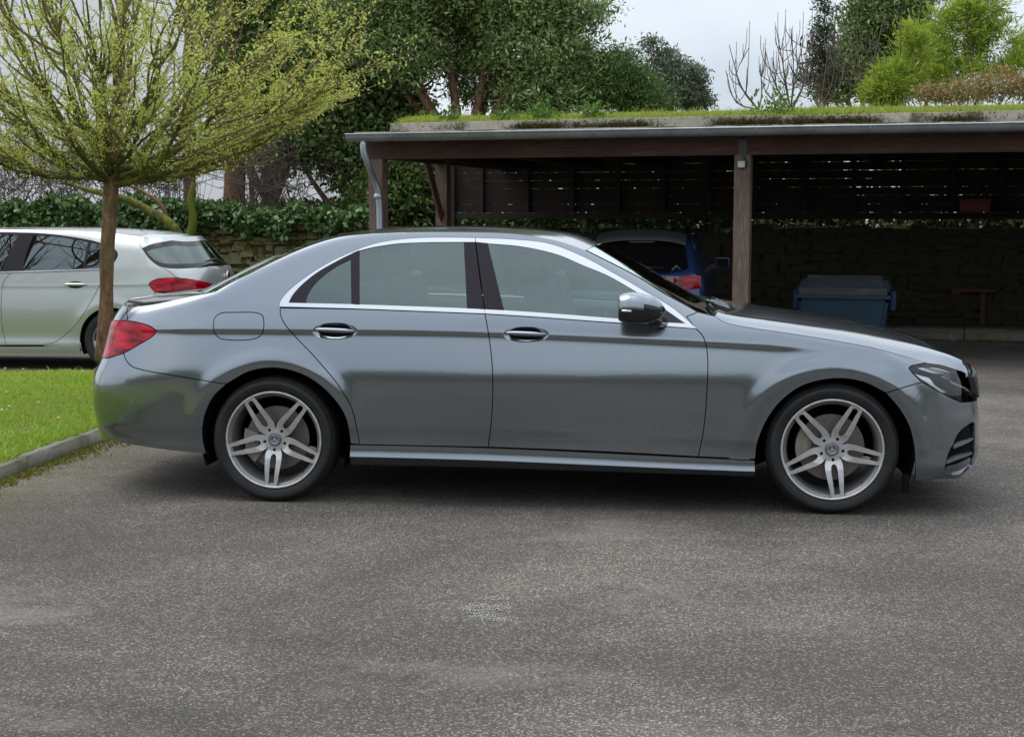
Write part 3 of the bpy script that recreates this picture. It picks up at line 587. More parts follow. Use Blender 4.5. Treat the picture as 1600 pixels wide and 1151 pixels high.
# ------------------------------------------------------------------ wheels of the saloon
def tyre_mesh(r, rim, wd, tread=70):
    prof = [(rim-.004, .012), (rim+.004, .006), (rim+.012, -.002), (rim+.02, -.004), (rim+(r-rim)*.5, -.012), (rim+(r-rim)*.72, -.008), (r-.022, .000), (r-.010, .010), (r-.003, .022), (r, .036)]
    g = [(.036, .040), (.060, .066), (.096, .102), (.132, .138)]
    t = [(r, .036)]
    for k in range(4):
        q = .055+k*(wd-.11)/3-.004; t += [(r, q), (r-.007, q+.001), (r-.007, q+.007), (r, q+.008)]
    t += [(r, wd-.036)]
    back = [(a, wd-b) for a, b in reversed(prof)]
    P = prof[:-1]+t+back[1:]; n = 144; V = []; F = []; m = len(P)
    for i in range(n):
        a = 2*math.pi*i/n
        for k, (rr, q) in enumerate(P):
            d = 0
            if rr > r-.024 and i % 2 == 0 and (q < .045 or q > wd-.045) and rr > r-.016: d = .0028
            V.append(((rr-d)*math.cos(a), q, (rr-d)*math.sin(a)))
    for i in range(n):
        j = (i+1) % n
        for k in range(m-1): F.append((i*m+k, i*m+k+1, j*m+k+1, j*m+k))
    return mesh('tyre', V, F, True)
def circ(r, n, cx=0, cy=0, ph=0): t = ph+np.arange(n)*2*math.pi/n; return np.stack([cx+r*np.cos(t), cy+r*np.sin(t)], 1)
def rotp(P, a): c, s_ = math.cos(a), math.sin(a); return np.stack([P[:, 0]*c-P[:, 1]*s_, P[:, 0]*s_+P[:, 1]*c], 1)
def extr(name, outer, holes, wf, thick, mats, sa=.012, bevel=.0, side_mat=1, taper=0.):
    """flat outline (x, z) with holes, domed by wf(r), extruded along +y; front face mats[0], sides mats[side_mat]"""
    V2, F = tri_fill(outer, holes, sa, sa); rr = np.hypot(V2[:, 0], V2[:, 1]); V = [np.stack([V2[:, 0], wf(rr), V2[:, 1]], 1)]
    FF = [tuple(f) for f in F]; mi = [0]*len(FF)
    t = V[0][F[0, 1]]-V[0][F[0, 0]]; u = V[0][F[0, 2]]-V[0][F[0, 0]]
    if np.cross(t, u)[1] > 0: FF = [f[::-1] for f in FF]
    b = len(V2)
    for li, lp in enumerate([outer]+list(holes)):
        q = offset_poly(lp, taper if li else -taper); k = min(len(q), len(lp)); lp = lp[:k] if len(q) != len(lp) else lp; q = q[:k]
        r0 = np.hypot(lp[:, 0], lp[:, 1]); p0 = np.stack([lp[:, 0], wf(r0), lp[:, 1]], 1); p1 = np.stack([q[:, 0], wf(r0)+thick, q[:, 1]], 1); n = len(lp); V += [p0, p1]
        FF += [(b+i, b+(i+1) % n, b+n+(i+1) % n, b+n+i) for i in range(n)]; mi += [side_mat]*n; b += 2*n
    return mesh(name, np.vstack(V), FF, False, mats, mi)
def star_pts(R0, r0):
    out = []
    for k in range(3):
        a = math.pi/2+k*2*math.pi/3; out += [(R0*math.cos(a), R0*math.sin(a)), (r0*math.cos(a+math.pi/3), r0*math.sin(a+math.pi/3))]
    return np.array(out)
cap_blue = mat('cap dark enamel', (.16, .17, .22), .3, .6)
rimR = .262
def rim_meshes():
    ms = {}
    lip = [(rimR, .010), (rimR+.001, .002), (rimR-.002, .0), (rimR-.009, .0005), (rimR-.011, .004)]
    ms['lip'] = lathe_me('rim_lip', lip, 96)
    barrel = [(rimR-.011, .004), (rimR-.014, .012), (rimR-.024, .016), (rimR-.028, .030), (rimR-.036, .07), (rimR-.036, .18)]
    ms['barrel'] = lathe_me('rim_barrel', barrel, 96)
    # spoke face: hub disc joined to five twin spokes
    out = []; holes = []
    for k in range(5):
        a0_ = k*2*math.pi/5
        # spoke along +x, then rotated
        half = [(.046, -.032), (.056, -.0365), (.066, -.041), (.082, -.0455), (.11, -.0455), (.14, -.0430), (.18, -.0390), (.22, -.0350), (.2535, -.0315)]
        tip = [(.2545, -.024), (.2555, .0), (.2545, .024)]
        arm = np.array(half+tip+[(x, -y) for x, y in reversed(half)])
        # valley between spokes near the hub
        out.append(rotp(arm, a0_)); 
        sl = catmull([(.080, -.005), (.088, -.0125), (.11, -.0165), (.15, -.0160), (.20, -.0145), (.238, -.0125), (.243, 0), (.238, .0125), (.20, .0145), (.15, .0160), (.11, .0165), (.088, .0125), (.080, .005)], .006, closed=True)
        holes.append(rotp(sl, a0_)); holes.append(circ(.0085, 14, *(rotp(np.array([[.0575, 0.]]), a0_)[0])))
    outer = np.vstack(out)
    wf = lambda r: np.interp(r, [0, .05, .07, .11, .18, .256], [.034, .034, .032, .020, .010, .004])
    ms['face'] = extr('spokes', outer, holes, wf, .030, [alloy_m, mat('dark spoke flank', (.07, .07, .075), .35, .6)], .014, taper=-.0075)
    ms['pocket'] = extr('spoke_pocket', circ(.06, 30), [], lambda r: 0*r+.055, .02, [alloy_d, alloy_d], .02)
    ms['cap'] = lathe_me('centre_cap', [(0.0001, .026), (.026, .026), (.028, .0245), (.033, .0245), (.036, .028), (.036, .04)], 40)
    ms['star'] = extr('star_emblem', star_pts(.024, .0045), [], lambda r: 0*r+.0225, .003, [alloy_m, alloy_d], .01)
    ms['ring'] = lathe_me('star_ring', [(.0225, .0255), (.0225, .0225), (.025, .0225), (.025, .0255)], 40)
    ms['bolt'] = lathe_me('wheel_bolt', [(.0001, .045), (.0065, .045), (.0075, .050), (.0075, .06)], 12)
    ms['disc'] = extr('brake_disc', circ(.172, 72), [circ(.003, 6, (.125+.016*(k % 3))*math.cos(k*.2618), (.125+.016*(k % 3))*math.sin(k*.2618)) for k in range(24)], lambda r: 0*r+.098, .02, [disc_m, disc_m], .03)
    ms['hub'] = lathe_me('disc_hub', [(.0001, .088), (.075, .088), (.078, .092), (.078, .11)], 40)
    cal = np.vstack([circ(.178, 15, 0, 0)[0:1]*0+np.array([[math.cos(t)*.182, math.sin(t)*.182] for t in np.linspace(-.55, .55, 15)]), np.array([[math.cos(t)*.105, math.sin(t)*.105] for t in np.linspace(.5, -.5, 13)])])
    ms['cal'] = extr('brake_caliper', cal, [], lambda r: 0*r+.072, .07, [caliper_m, caliper_m], .02)
    ms['rib'] = extr('caliper_rib', np.vstack([[[math.cos(t)*.150, math.sin(t)*.150] for t in np.linspace(-.33, .33, 11)], [[math.cos(t)*.120, math.sin(t)*.120] for t in np.linspace(.30, -.30, 11)]]), [], lambda r: 0*r+.064, .01, [caliper_m, caliper_m], .02)
    ms['tyre'] = tyre_mesh(.340, rimR, .235)
    return ms
WM = rim_meshes()
valve = mesh('valve', *tube_VF([(.232, .030, 0), (.224, .014, 0)], .0035, 6))
def wheel(x, y, ang, calang, parent, far=False):
    wh = empty('wheel', (x, y, .337), 0); wh.parent = parent
    if far: wh.rotation_euler = (0, 0, math.pi)
    def p(nm, key, m, rot=0.):
        o = link(nm, WM[key], m, wh); o.rotation_euler = (0, -rot, 0); return o
    p('tyre', 'tyre', tyre_m); p('rim_lip', 'lip', alloy_m); p('rim_barrel', 'barrel', alloy_d)
    p('spokes', 'face', None, ang); p('spoke_pocket', 'pocket', None)
    p('centre_cap', 'cap', cap_blue); p('star_emblem', 'star', None, R(6)); p('star_ring', 'ring', alloy_m)
    for k in range(5):
        o = link('wheel_bolt', WM['bolt'], lamp_dark, wh); q = ang+k*2*math.pi/5; o.location = (.0575*math.cos(q), 0, .0575*math.sin(q))
    p('brake_disc', 'disc', None); p('disc_hub', 'hub', lamp_dark); p('brake_caliper', 'cal', None, calang); p('caliper_rib', 'rib', None, calang)
    v = link('valve', valve, lamp_dark, wh); v.rotation_euler = (0, -(ang-R(-40)+R(0)), 0) if False else (0, R(48), 0)
    return wh
wheel(-1.47, .030, R(-94.5), R(195), car); wheel(1.47, .030, R(-82.5), R(172), car)
wheel(-1.47, 2*SE.half-.03, R(-60), R(0), car, True); wheel(1.47, 2*SE.half-.03, R(-40), R(10), car, True)
def arch_liner(x, r0):
    V = []; F = []; n = 40
    for i in range(n+1):
        a = math.pi*(-.12+1.24*i/n)
        for q in (.035, .40): V.append((x+r0*math.cos(a), q, .337+r0*math.sin(a)))
        V.append((x+.05*math.cos(a), .40, .337+.05*math.sin(a)))
    for i in range(n): F += [(3*i, 3*i+1, 3*i+4, 3*i+3), (3*i+1, 3*i+2, 3*i+5, 3*i+4)]
    me = mesh('wheel_arch_liner', V, F, True); link('wheel_arch_liner', me, dark_m, car); o = link('wheel_arch_liner', me, None, car); o.scale = (1, -1, 1); o.location = (0, 2*SE.half, 0)
arch_liner(-1.47, .402); arch_liner(1.47, .418)
box('splash_flap', (1.845, .06, .165), (.03, .05, .09), dark_m, car, bevel=.004)

# ------------------------------------------------------------------ ground
def quadgrid(xs, ys, zf): X, Y = np.meshgrid(xs, ys, indexing='ij'); return np.stack([X, Y, zf(X, Y)], -1)
asphalt = mat('asphalt', (.10, .10, .10), .85, 0, .35)
Nn_, Ll_, B_ = nodes(asphalt)
agg = tex(asphalt, 'voronoi', 130, coord='Object'); fine = tex(asphalt, 'noise', 165, 3, .9); big = tex(asphalt, 'noise', .55, 6, .62, dist=.6); st = tex(asphalt, 'noise', .8, 8, .72, stretch=(.7, 1.5, 1), dist=.5)
mid = tex(asphalt, 'noise', 5, 6, .7)
vcell = Nn_.new('ShaderNodeTexVoronoi'); vcell.inputs['Scale'].default_value = 150; tcv = Nn_.new('ShaderNodeTexCoord'); Ll_.new(tcv.outputs['Object'], vcell.inputs['Vector'])
sxv = Nn_.new('ShaderNodeSeparateColor'); Ll_.new(vcell.outputs['Color'], sxv.inputs[0])
c0b = ramp(asphalt, sxv.outputs[0], [(.0, (.018, .016, .015)), (.40, (.055, .050, .046)), (.68, (.11, .102, .094)), (.84, (.21, .197, .175)), (1., (.52, .49, .43))])
c0 = ramp(asphalt, fine, [(.36, (.026, .023, .022)), (.46, (.075, .070, .065)), (.54, (.135, .126, .116)), (.61, (.26, .245, .22)), (.69, (.44, .42, .37))])
c0 = mixc(asphalt, .55, c0, c0b); c0 = mixc(asphalt, 1., c0, (.92, .905, .89), 'MULTIPLY'); c1 = mixc(asphalt, .8, c0, ramp(asphalt, big, [(.32, (.56, .53, .50)), (.48, (.90, .86, .82)), (.62, (1.42, 1.36, 1.27))]), 'MULTIPLY')
c2 = mixc(asphalt, ramp(asphalt, st, [(.54, 0.), (.70, .50)]), c1, (.27, .25, .22))
c2 = mixc(asphalt, ramp(asphalt, mid, [(.35, .0), (.75, .30)]), c2, (.05, .048, .047))
# moss near the kerb
sx = Nn_.new('ShaderNodeSeparateXYZ'); tcn = Nn_.new('ShaderNodeTexCoord'); Ll_.new(tcn.outputs['Object'], sx.inputs[0])
mr = Nn_.new('ShaderNodeMapRange'); mr.inputs['From Min'].default_value = -3.35; mr.inputs['From Max'].default_value = -2.35; mr.inputs['To Min'].default_value = .72; mr.inputs['To Max'].default_value = 0.
Ll_.new(sx.outputs['X'], mr.inputs['Value']); mm_ = Nn_.new('ShaderNodeMath'); mm_.operation = 'MULTIPLY'; Ll_.new(mr.outputs[0], mm_.inputs[0]); Ll_.new(ramp(asphalt, mid, [(.38, .1), (.6, 1.)]), mm_.inputs[1])
c3 = mixc(asphalt, mm_.outputs[0], c2, (.11, .095, .025)); setc(asphalt, c3)
ad = Nn_.new('ShaderNodeMath'); ad.operation = 'MULTIPLY_ADD'; ad.inputs[1].default_value = .8; Ll_.new(fine, ad.inputs[0]); Ll_.new(agg, ad.inputs[2]); bump(asphalt, ad.outputs[0], .55, .006)
xs = np.r_[-400, -120, -50, np.linspace(-25, 25, 26), 50, 120, 400]; ys = np.r_[-200, -60, -20, -8, 0, 2.5, np.linspace(5, 60, 14), 120, 300, 700]
link('ground', grid_me('ground', quadgrid(xs, ys, lambda X, Y: ground_z(X, Y)), False), asphalt, None, kind='structure')

# faded paint left on the asphalt
mark_m = mat('worn white road paint', (.36, .35, .33), .85)
mk = empty('paint_mark', label='worn traces of white paint on the asphalt in front of the car', category='paint mark')
VM = []; FM = []; cells = {}
for k, (x, y, w_, h_, q) in enumerate([(774, 934, 8, 1.3, .9), (760, 945.5, 10, .9, .6), (776, 948, 9, 2, .7), (744, 954, 9, 1.2, .3), (780, 966, 9, 1.4, .9), (737, 949, 8, 2, .4), (758, 962, 11, 2, .4)]):
    for _ in range(int(900*q)):
        c = atG(x+rng.normal()*w_, y+rng.normal()*h_, .004); cells[(int(c[0]//.011), int(c[1]//.011))] = 1
for (i, j) in cells:
    if rng.random() < .15+.3*math.sin(i*.9)*math.sin(j*1.3+i*.4): continue
    cx_, cy_ = (i+.5+rng.uniform(-.3, .3))*.011, (j+.5+rng.uniform(-.3, .3))*.011; b0 = len(VM); r = rng.uniform(.003, .0056)
    VM += [(cx_+r*rng.uniform(.6, 1)*math.cos(t), cy_+r*rng.uniform(.6, 1)*math.sin(t), .004) for t in np.arange(6)*math.pi/3+rng.random()]; FM.append(tuple(range(b0, b0+6)))
link('paint_flakes', mesh('paint_flakes', VM, FM, False), mark_m, mk, kind='stuff')

# kerb and lawn
K0 = atG(0, 752); K1 = atG(157, 690); kd = (K1-K0); kd[2] = 0; kd /= np.linalg.norm(kd); kn = np.array([-kd[1], kd[0], 0])   # kn points to the lawn
kerb_m = mat('old concrete kerb', (.22, .21, .18), .9)
_a = tex(kerb_m, 'noise', 16, 6, .75); _b = tex(kerb_m, 'noise', 4, 5, .7)
_c = ramp(kerb_m, _a, [(.3, (.10, .095, .075)), (.55, (.22, .205, .17)), (.75, (.36, .34, .30))]); setc(kerb_m, mixc(kerb_m, ramp(kerb_m, _b, [(.46, .0), (.62, .65)]), _c, (.085, .085, .025))); bump(kerb_m, _a, .7, .012)
kerb = empty('kerb', label='old mossy concrete kerb stones edging the lawn beside the grey saloon', category='kerb')
tA = -4.2; k = 0
while tA < 6.0:
    ln = .92; c = K0+kd*(tA+ln/2)+kn*.05; c[2] = ground_z(0, c[1])-.002
    bm = bmesh.new(); bmesh.ops.create_cube(bm, size=1); bmesh.ops.scale(bm, vec=(ln-.012, .10, .15), verts=bm.verts)
    bmesh.ops.subdivide_edges(bm, edges=[e for e in bm.edges if abs((e.verts[0].co-e.verts[1].co).x) > .5], cuts=7, use_grid_fill=True); bmesh.ops.bevel(bm, geom=[e for e in bm.edges if e.is_boundary or e.calc_face_angle(0) > 1], offset=.016, segments=2, affect='EDGES')
    for v in bm.verts: v.co += Vector(rng.normal(size=3)*.003)
    o = link('kerb_stone', bm_to('kerb_stone', bm, True), kerb_m, kerb); o.location = c+rng.normal(size=3)*.004; o.rotation_euler = (0, -.0, math.atan2(kd[1], kd[0])+rng.normal()*.008); tA += ln; k += 1
soil_m = mat('lawn soil', (.05, .06, .018), .95); _a = tex(soil_m, 'noise', 7, 6, .7); setc(soil_m, ramp(soil_m, _a, [(.3, (.06, .10, .018)), (.5, (.11, .15, .025)), (.68, (.22, .17, .055))]))
YF = 6.55
def kx(y): return K0[0]+kd[0]/kd[1]*(y-K0[1])
lawn_h = .068
ys = np.linspace(-4, YF, 40); us = np.linspace(0, 1, 30)
G = np.stack([np.stack([kx(y)-.12-us*12, np.full(30, y), ground_z(0, y)+lawn_h-.02+.012*np.sin(us*40+y*3)], 1) for y in ys], 0)
G2 = np.concatenate([G, (G[-1:]-np.array([0, -.02, .12]))], 0); link('lawn_ground', grid_me('lawn_ground', G2), soil_m, None, kind='structure')
def leafmat(name, cols, rough=.5, trans=.35, vary=.0, spec=.35, patch=None):
    m = bpy.data.materials.new(name); m.use_nodes = True; Nn = m.node_tree.nodes; Ll = m.node_tree.links; B = Nn['Principled BSDF']; o = Nn['Material Output']
    g = Nn.new('ShaderNodeNewGeometry'); r = Nn.new('ShaderNodeValToRGB'); cr = r.color_ramp
    while len(cr.elements) < len(cols): cr.elements.new(.5)
    for i, (e, c) in enumerate(zip(cr.elements, cols)): e.position = i/(len(cols)-1); e.color = (*c, 1)
    Ll.new(g.outputs['Random Per Island'], r.inputs['Fac']); cout = r.outputs['Color']
    if patch: cout = mixc(m, ramp(m, tex(m, 'noise', patch[0], 5, .65), [(patch[1], 0.), (patch[1]+.12, .75)]), cout, patch[2])
    Ll.new(cout, B.inputs['Base Color']); B.inputs['Roughness'].default_value = rough; B.inputs['Specular IOR Level'].default_value = spec
    t = Nn.new('ShaderNodeBsdfTranslucent'); Ll.new(cout, t.inputs['Color']); x = Nn.new('ShaderNodeMixShader'); x.inputs[0].default_value = trans
    Ll.new(B.outputs[0], x.inputs[1]); Ll.new(t.outputs[0], x.inputs[2]); Ll.new(x.outputs[0], o.inputs['Surface']); return m
def blades(n, pos, h, wd, lean=.5):
    a = rng.uniform(0, 2*math.pi, n); u = np.stack([np.cos(a), np.sin(a), 0*a], 1); b = rng.uniform(0, 2*math.pi, n); l = rng.uniform(.1, lean, n)
    d = np.stack([np.cos(b)*l, np.sin(b)*l, np.ones(n)], 1); d2 = np.stack([np.cos(b)*l*2.4, np.sin(b)*l*2.4, np.ones(n)*.8], 1)
    h = h[:, None]; wd = np.broadcast_to(wd, (n,))[:, None]; p1 = pos+d*h*.55; p2 = p1+d2*h*.45
    V = np.stack([pos-u*wd, pos+u*wd, p1+u*wd*.75, p1-u*wd*.75, p2], 1).reshape(-1, 3); i = np.arange(n)[:, None]*5
    F4 = i+np.array([[0, 1, 2, 3]]); F3 = i+np.array([[3, 2, 4, 4]]); return V, F4, F3
def blade_mesh(name, V, F4, F3):
    nq, ntri = len(F4), len(F3); lt = np.r_[np.full(nq, 4), np.full(ntri, 3)]; li = np.r_[F4.ravel(), F3[:, :3].ravel()]
    me = bpy.data.meshes.new(name); me.vertices.add(len(V)); me.vertices.foreach_set('co', V.astype(np.float32).ravel()); me.loops.add(len(li)); me.loops.foreach_set('vertex_index', li.astype(np.int32))
    me.polygons.add(nq+ntri); me.polygons.foreach_set('loop_start', np.r_[0, np.cumsum(lt)[:-1]].astype(np.int32)); me.polygons.foreach_set('loop_total', lt.astype(np.int32)); me.update(calc_edges=True); return me
grass_m = leafmat('lawn grass', [(.17, .29, .02), (.27, .43, .035), (.36, .52, .06), (.48, .50, .12)], .5, .45, patch=(1.6, .54, (.42, .33, .09)))
n = 150000; yy = rng.uniform(-1.2, YF, n); x0 = kx(yy)-.14; xx = x0-rng.uniform(0, 1, n)**1.15*(4.6+yy*.55)
k = xx > -10.5; xx, yy = xx[k], yy[k]; n = len(xx); pn = np.sin(xx*3.1+1.7*np.sin(yy*2.3))*np.sin(yy*2.7+xx)
V, F4, F3 = blades(n, np.stack([xx, yy, ground_z(0, yy)+lawn_h-.025], 1), rng.uniform(.025, .06, n)*(1+.35*pn)+(rng.random(n) < .012)*.05, .0045, .9)
link('lawn_grass', blade_mesh('lawn_grass', V, F4, F3), grass_m, None, kind='stuff', label='bright green lawn grass at the left beside the kerb', category='grass')
# moss and weeds at the foot of the kerb
n = 5000; t = rng.uniform(-1.5, 5.5, n); q = np.abs(rng.normal(0, .10, n))*np.interp(t, [-1, 1, 2.2, 5.5], [.5, .8, 2.2, 1.2]); P = K0+kd*t[:, None]-kn*(q+.005)[:, None]; P[:, 2] = ground_z(0, P[:, 1])-.004
V, F4, F3 = blades(n, P, rng.uniform(.010, .032, n), .006, 1.2)
moss_m = leafmat('kerb moss', [(.10, .09, .012), (.17, .15, .02), (.13, .17, .02), (.22, .18, .04)], .9, .3)
link('kerb_moss', blade_mesh('kerb_moss', V, F4, F3), moss_m, None, kind='stuff', label='yellow green moss and weeds at the foot of the kerb', category='moss')
daisy_m = mat('daisy petals', (.8, .8, .78), .6); dy_m = mat('daisy eye', (.6, .42, .03), .7)
Pm = np.vstack([[[0, 0, 0]], [[(.012 if i % 2 else .006)*math.cos(i*math.pi/9), (.012 if i % 2 else .006)*math.sin(i*math.pi/9), .002] for i in range(18)]])
dme = mesh('daisy', Pm, [(0, 1+i, 1+(i+1) % 18) for i in range(18)], False); deye = lathe_me('daisy_eye', [(.0001, .005), (.004, .004), (.005, .001)], 8, 'z')
for (x, y) in [(14, 634), (60, 628), (10, 612), (36, 576), (128, 580), (92, 652), (3, 640), (8, 575)]:
    p = atG(x, y, lawn_h+.035); o = link('daisy', dme, daisy_m, None, label='small white daisy among the grass of the lawn', category='daisy', group='daisies in the lawn'); o.location = p; o.scale = (1.0,)*3; o.rotation_euler = (R(25), 0, 0); link('daisy_eye', deye, dy_m, o)

# ------------------------------------------------------------------ carport
TH = R(17.3); DP = 17.2
P0 = atD(1161, 300, DP); P0[2] = 0
ca = YAW-TH; U = np.array([math.cos(ca), math.sin(ca), 0]); Vv = np.array([-math.sin(ca), math.cos(ca), 0])
def uz(px, py, v):                  # pixel -> (u, z) on the plane v of the carport frame
    d = ray(px, py); c = (P0+Vv*v-CAM)@Vv; t = c/(d@Vv); p = CAM+t*d; return (p-P0)@U, p[2]
cp = empty('carport', P0, ca, label='open timber carport with slatted back wall and planted roof', category='carport')
def W(u, v, z): return P0+U*u+Vv*v+np.array([0, 0, z])
def gz(u, v): p = W(u, v, 0); return ground_z(p[0], p[1])
def wood(name, c, rough=.75, s=1., ax='x'):
    m = mat(name, c, rough, 0, .25); stv = (1.2, 14, 14) if ax == 'x' else (14, 14, 1.2)
    a = tex(m, 'noise', 3.2, 7, .72, stretch=stv); b = tex(m, 'noise', 1.1, 4, .6); cc = np.array(c)
    q = ramp(m, a, [(.3, tuple(cc*.55)), (.52, tuple(cc)), (.7, tuple(np.minimum(cc*1.7, 1)))]); setc(m, mixc(m, ramp(m, b, [(.42, 0.), (.66, .5)]), q, tuple(cc*.45))); bump(m, a, .35, .004); return m
beam_m = wood('stained timber beam', (.095, .052, .042)); post_m = wood('weathered timber post', (.17, .12, .095), ax='z'); slat_m = wood('dark stained boards', (.030, .020, .018)); zinc = mat('zinc gutter', (.30, .33, .35), .42, .75)
_a = tex(zinc, 'noise', 3, 5, .7); setc(zinc, ramp(zinc, _a, [(.3, (.20, .225, .245)), (.7, (.36, .385, .40))]))
galv = mat('galvanised downpipe', (.40, .44, .48), .38, .75); conc_m = mat('pale concrete edging', (.42, .39, .33), .9)
_a = tex(conc_m, 'noise', 9, 6, .75); _b = tex(conc_m, 'noise', 2.2, 6, .75)
_c = ramp(conc_m, _a, [(.3, (.25, .23, .19)), (.6, (.42, .39, .33)), (.8, (.52, .49, .43))]); setc(conc_m, mixc(conc_m, ramp(conc_m, _b, [(.5, 0.), (.60, .85)]), _c, (.06, .062, .02)))
uL = uz(591, 300, 0)[0]; zb = uz(1161, 242.5, 0)[1]; zt = uz(1161, 213, 0)[1]; uR = 7.5
def cbox(nm, u0, u1, v0, v1, z0, z1, m, bev=.006, par=None, **k):
    return box(nm, ((u0+u1)/2, (v0+v1)/2, (z0+z1)/2), (u1-u0, v1-v0, z1-z0), m, par or cp, bevel=bev, **k)
def post(u, v, wd=.185, top=None):
    return cbox('post', u-wd/2, u+wd/2, v-wd/2, v+wd/2, gz(u, v)-.02, top or zb, post_m)
post(0, 0); post(uL, 0); post(-uL, 0); post(-2*uL, 0)
cbox('front_beam', uL-.15, -.006, -.08, .08, zb, zt, beam_m); cbox('front_beam', .006, uR+3, -.08, .08, zb, zt, beam_m)
cbox('beam_strap', -.05, .05, -.088, -.081, zb-.12, zt-.03, lamp_dark, .001)
vS = uz(692, 300, 0)[0]      # rear side post: find v so that it projects to px 692 at u = uL
vb = 1.; 
for _ in range(40): vb += (uz(692, 300, vb)[0]*-1+uL)*-2.2 if False else 0
cand = np.linspace(1, 6, 200); vb = cand[np.argmin([abs(project(W(uL, v, 1.8))[0]-692) for v in cand])]
post(uL, vb, .17, zb+.1)
V_, F_ = tube_VF([(uL, vb-.05, zb-.75), (uL, vb-.62, zb+.02)], .05, 4); link('brace', mesh('brace', V_, F_, False), beam_m, cp)
cbox('side_beam', uL-.07, uL+.07, .10, 6.3, zb+.01, zt+.02, beam_m)
# roof
vW = 6.1; vSl = 5.2
rz0 = zt+.03; pit = .045
def zr_(v): return rz0+(v+.45)*pit
def slab(nm, u0, u1, v0, v1, h, m, zoff=0.):
    P = [(u0, v0, zr_(v0)+zoff), (u1, v0, zr_(v0)+zoff), (u1, v1, zr_(v1)+zoff), (u0, v1, zr_(v1)+zoff)]; P += [(a, b, c+h) for a, b, c in P]
    return link(nm, mesh(nm, P, [(0, 3, 2, 1), (4, 5, 6, 7), (0, 1, 5, 4), (1, 2, 6, 5), (2, 3, 7, 6), (3, 0, 4, 7)], False), m, cp)
uG = uz(543, 205, -.45)[0]
slab('roof_deck', uG+.05, uR+3, -.36, 6.6, .05, conc_m, .02)
slab('soffit', uG+.12, uR+3, -.30, 6.5, .02, slat_m, -.006)
for i in range(13): cbox('rafter', uL+i*1.05+.5-.03, uL+i*1.05+.5+.03, .1, 6.4, zb+.02, zt+.0, slat_m, None)
# gutter: half round, with brackets
V = []; F = []; ng = 12
u_st = np.linspace(uG, uR+3, 60)
for i, u in enumerate(u_st):
    for k in range(ng+1):
        a = math.pi*k/ng; V.append((u, -.45+.075*math.cos(a), rz0+.035-.085*math.sin(a)))
for i in range(len(u_st)-1):
    for k in range(ng): F.append((i*(ng+1)+k, (i+1)*(ng+1)+k, (i+1)*(ng+1)+k+1, i*(ng+1)+k+1))
gt = link('gutter', mesh('gutter', V, F, True), zinc, cp); V_, F_ = tube_VF([(uG, -.527, rz0+.038), (uR+3, -.527, rz0+.038)], .012, 8); link('gutter_rim', mesh('gutter_rim', V_, F_), zinc, gt)
link('gutter_end', mesh('gutter_end', [(uG, -.45+.075*math.cos(math.pi*k/ng), rz0+.035-.085*math.sin(math.pi*k/ng)) for k in range(ng+1)], [tuple(range(ng+1))], False), zinc, gt)
br = mesh('gutter_bracket', *tube_VF([(0, -.45+.079*math.cos(a), .035-.090*math.sin(a)) for a in np.linspace(0, math.pi, 9)], .006, 6))
u = uG+.6
while u < uR: o = link('gutter_bracket', br, zinc, gt); o.location = (u, 0, rz0); u += .62
# downpipe at the corner
ud = uz(592, 320, -.12)[0]; u0 = uz(568, 222, -.45)[0]
link('downpipe', mesh('downpipe', *tube_VF(catmull([(u0, -.45, rz0-.04), (u0+.0, -.45, rz0-.16), (u0+.03, -.40, rz0-.30), (ud-.03, -.20, rz0-.50), (ud, -.14, rz0-.64), (ud, -.14, .3)], .04), .042, 14)), galv, cp)
for z in (rz0-.70, rz0-1.4): link('pipe_collar', lathe_me('pipe_collar', [(.046, -.03), (.055, -.02), (.055, .02), (.046, .03)], 16, 'z'), galv, cp).location = (ud, -.14, z)
# junction box on the middle post
jb = cbox('junction_box', .0-.045, .035, -.15, -.094, uz(1165, 262, -.1)[1], uz(1165, 252, -.1)[1], mat('grey plastic', (.5, .5, .48), .5), .008)
tube('cable', [(.02, -.1, zb-.02), (.06, -.10, zb-.08), (.045, -.105, zb-.14), (0, -.11, zb-.16)], .007, rubber_m, cp)
# raised concrete edging of the planted roof, one block after another
u = uz(609, 193, -.05)[0]; ze = zr_(-.05)+.072; first = True
while u < uR+2:
    ln = 1.2 if not first else .95; o = cbox('edging_block', u, u+ln-.008, -.05+rng.normal()*.004, .10, ze+rng.normal()*.003, ze+.105+rng.normal()*.004, conc_m, .008); u += ln; first = False
uE = uz(609, 193, -.05)[0]
for k in range(5): cbox('edging_block', uE, uE+.14, .11+k*1.2, .11+(k+1)*1.2-.008, ze+k*.05, ze+.105+k*.05, conc_m, .008)
# back wall: boards on studs
zr1 = uz(900, 332, vSl)[1]; zt1 = zt+.25; nb = 8; bh = (zt1-zr1)/9.
bmesh_b = None
us_ = [uz(x, 300, vSl)[0] for x in (711, 1035, 1333, 1660)]
us_ = [us_[0], us_[1], us_[2], us_[3]]
for a, b in zip(us_[:-1], us_[1:]):
    for k in range(9):
        g = .0075 if (k in (2, 3, 4, 5, 6)) else .004; z0 = zr1+k*bh
        o = cbox('board', a+.003, b-.003, vSl+.02, vSl+.04, z0+g/2+rng.normal()*.002, z0+bh-g/2+rng.normal()*.002, slat_m, None); o.rotation_euler = (0, rng.normal()*.0009, 0)
cbox('rail', us_[0]-.1, us_[-1], vSl-.06, vSl+.015, zr1-.10, zr1-.005, slat_m)
for i in range(14):
    x = 753+i*71 if i < 6 else 1180+(i-6)*77; u = uz(x, 300, vSl)[0]
    cbox('stud', u-.035, u+.035, vSl-.05, vSl+.018, zr1, zt1, slat_m, .004)
cbox('corner_post', us_[0]-.13, us_[0]+.02, vSl-.09, vSl+.06, gz(us_[0], vSl)-.02, zt1, slat_m)
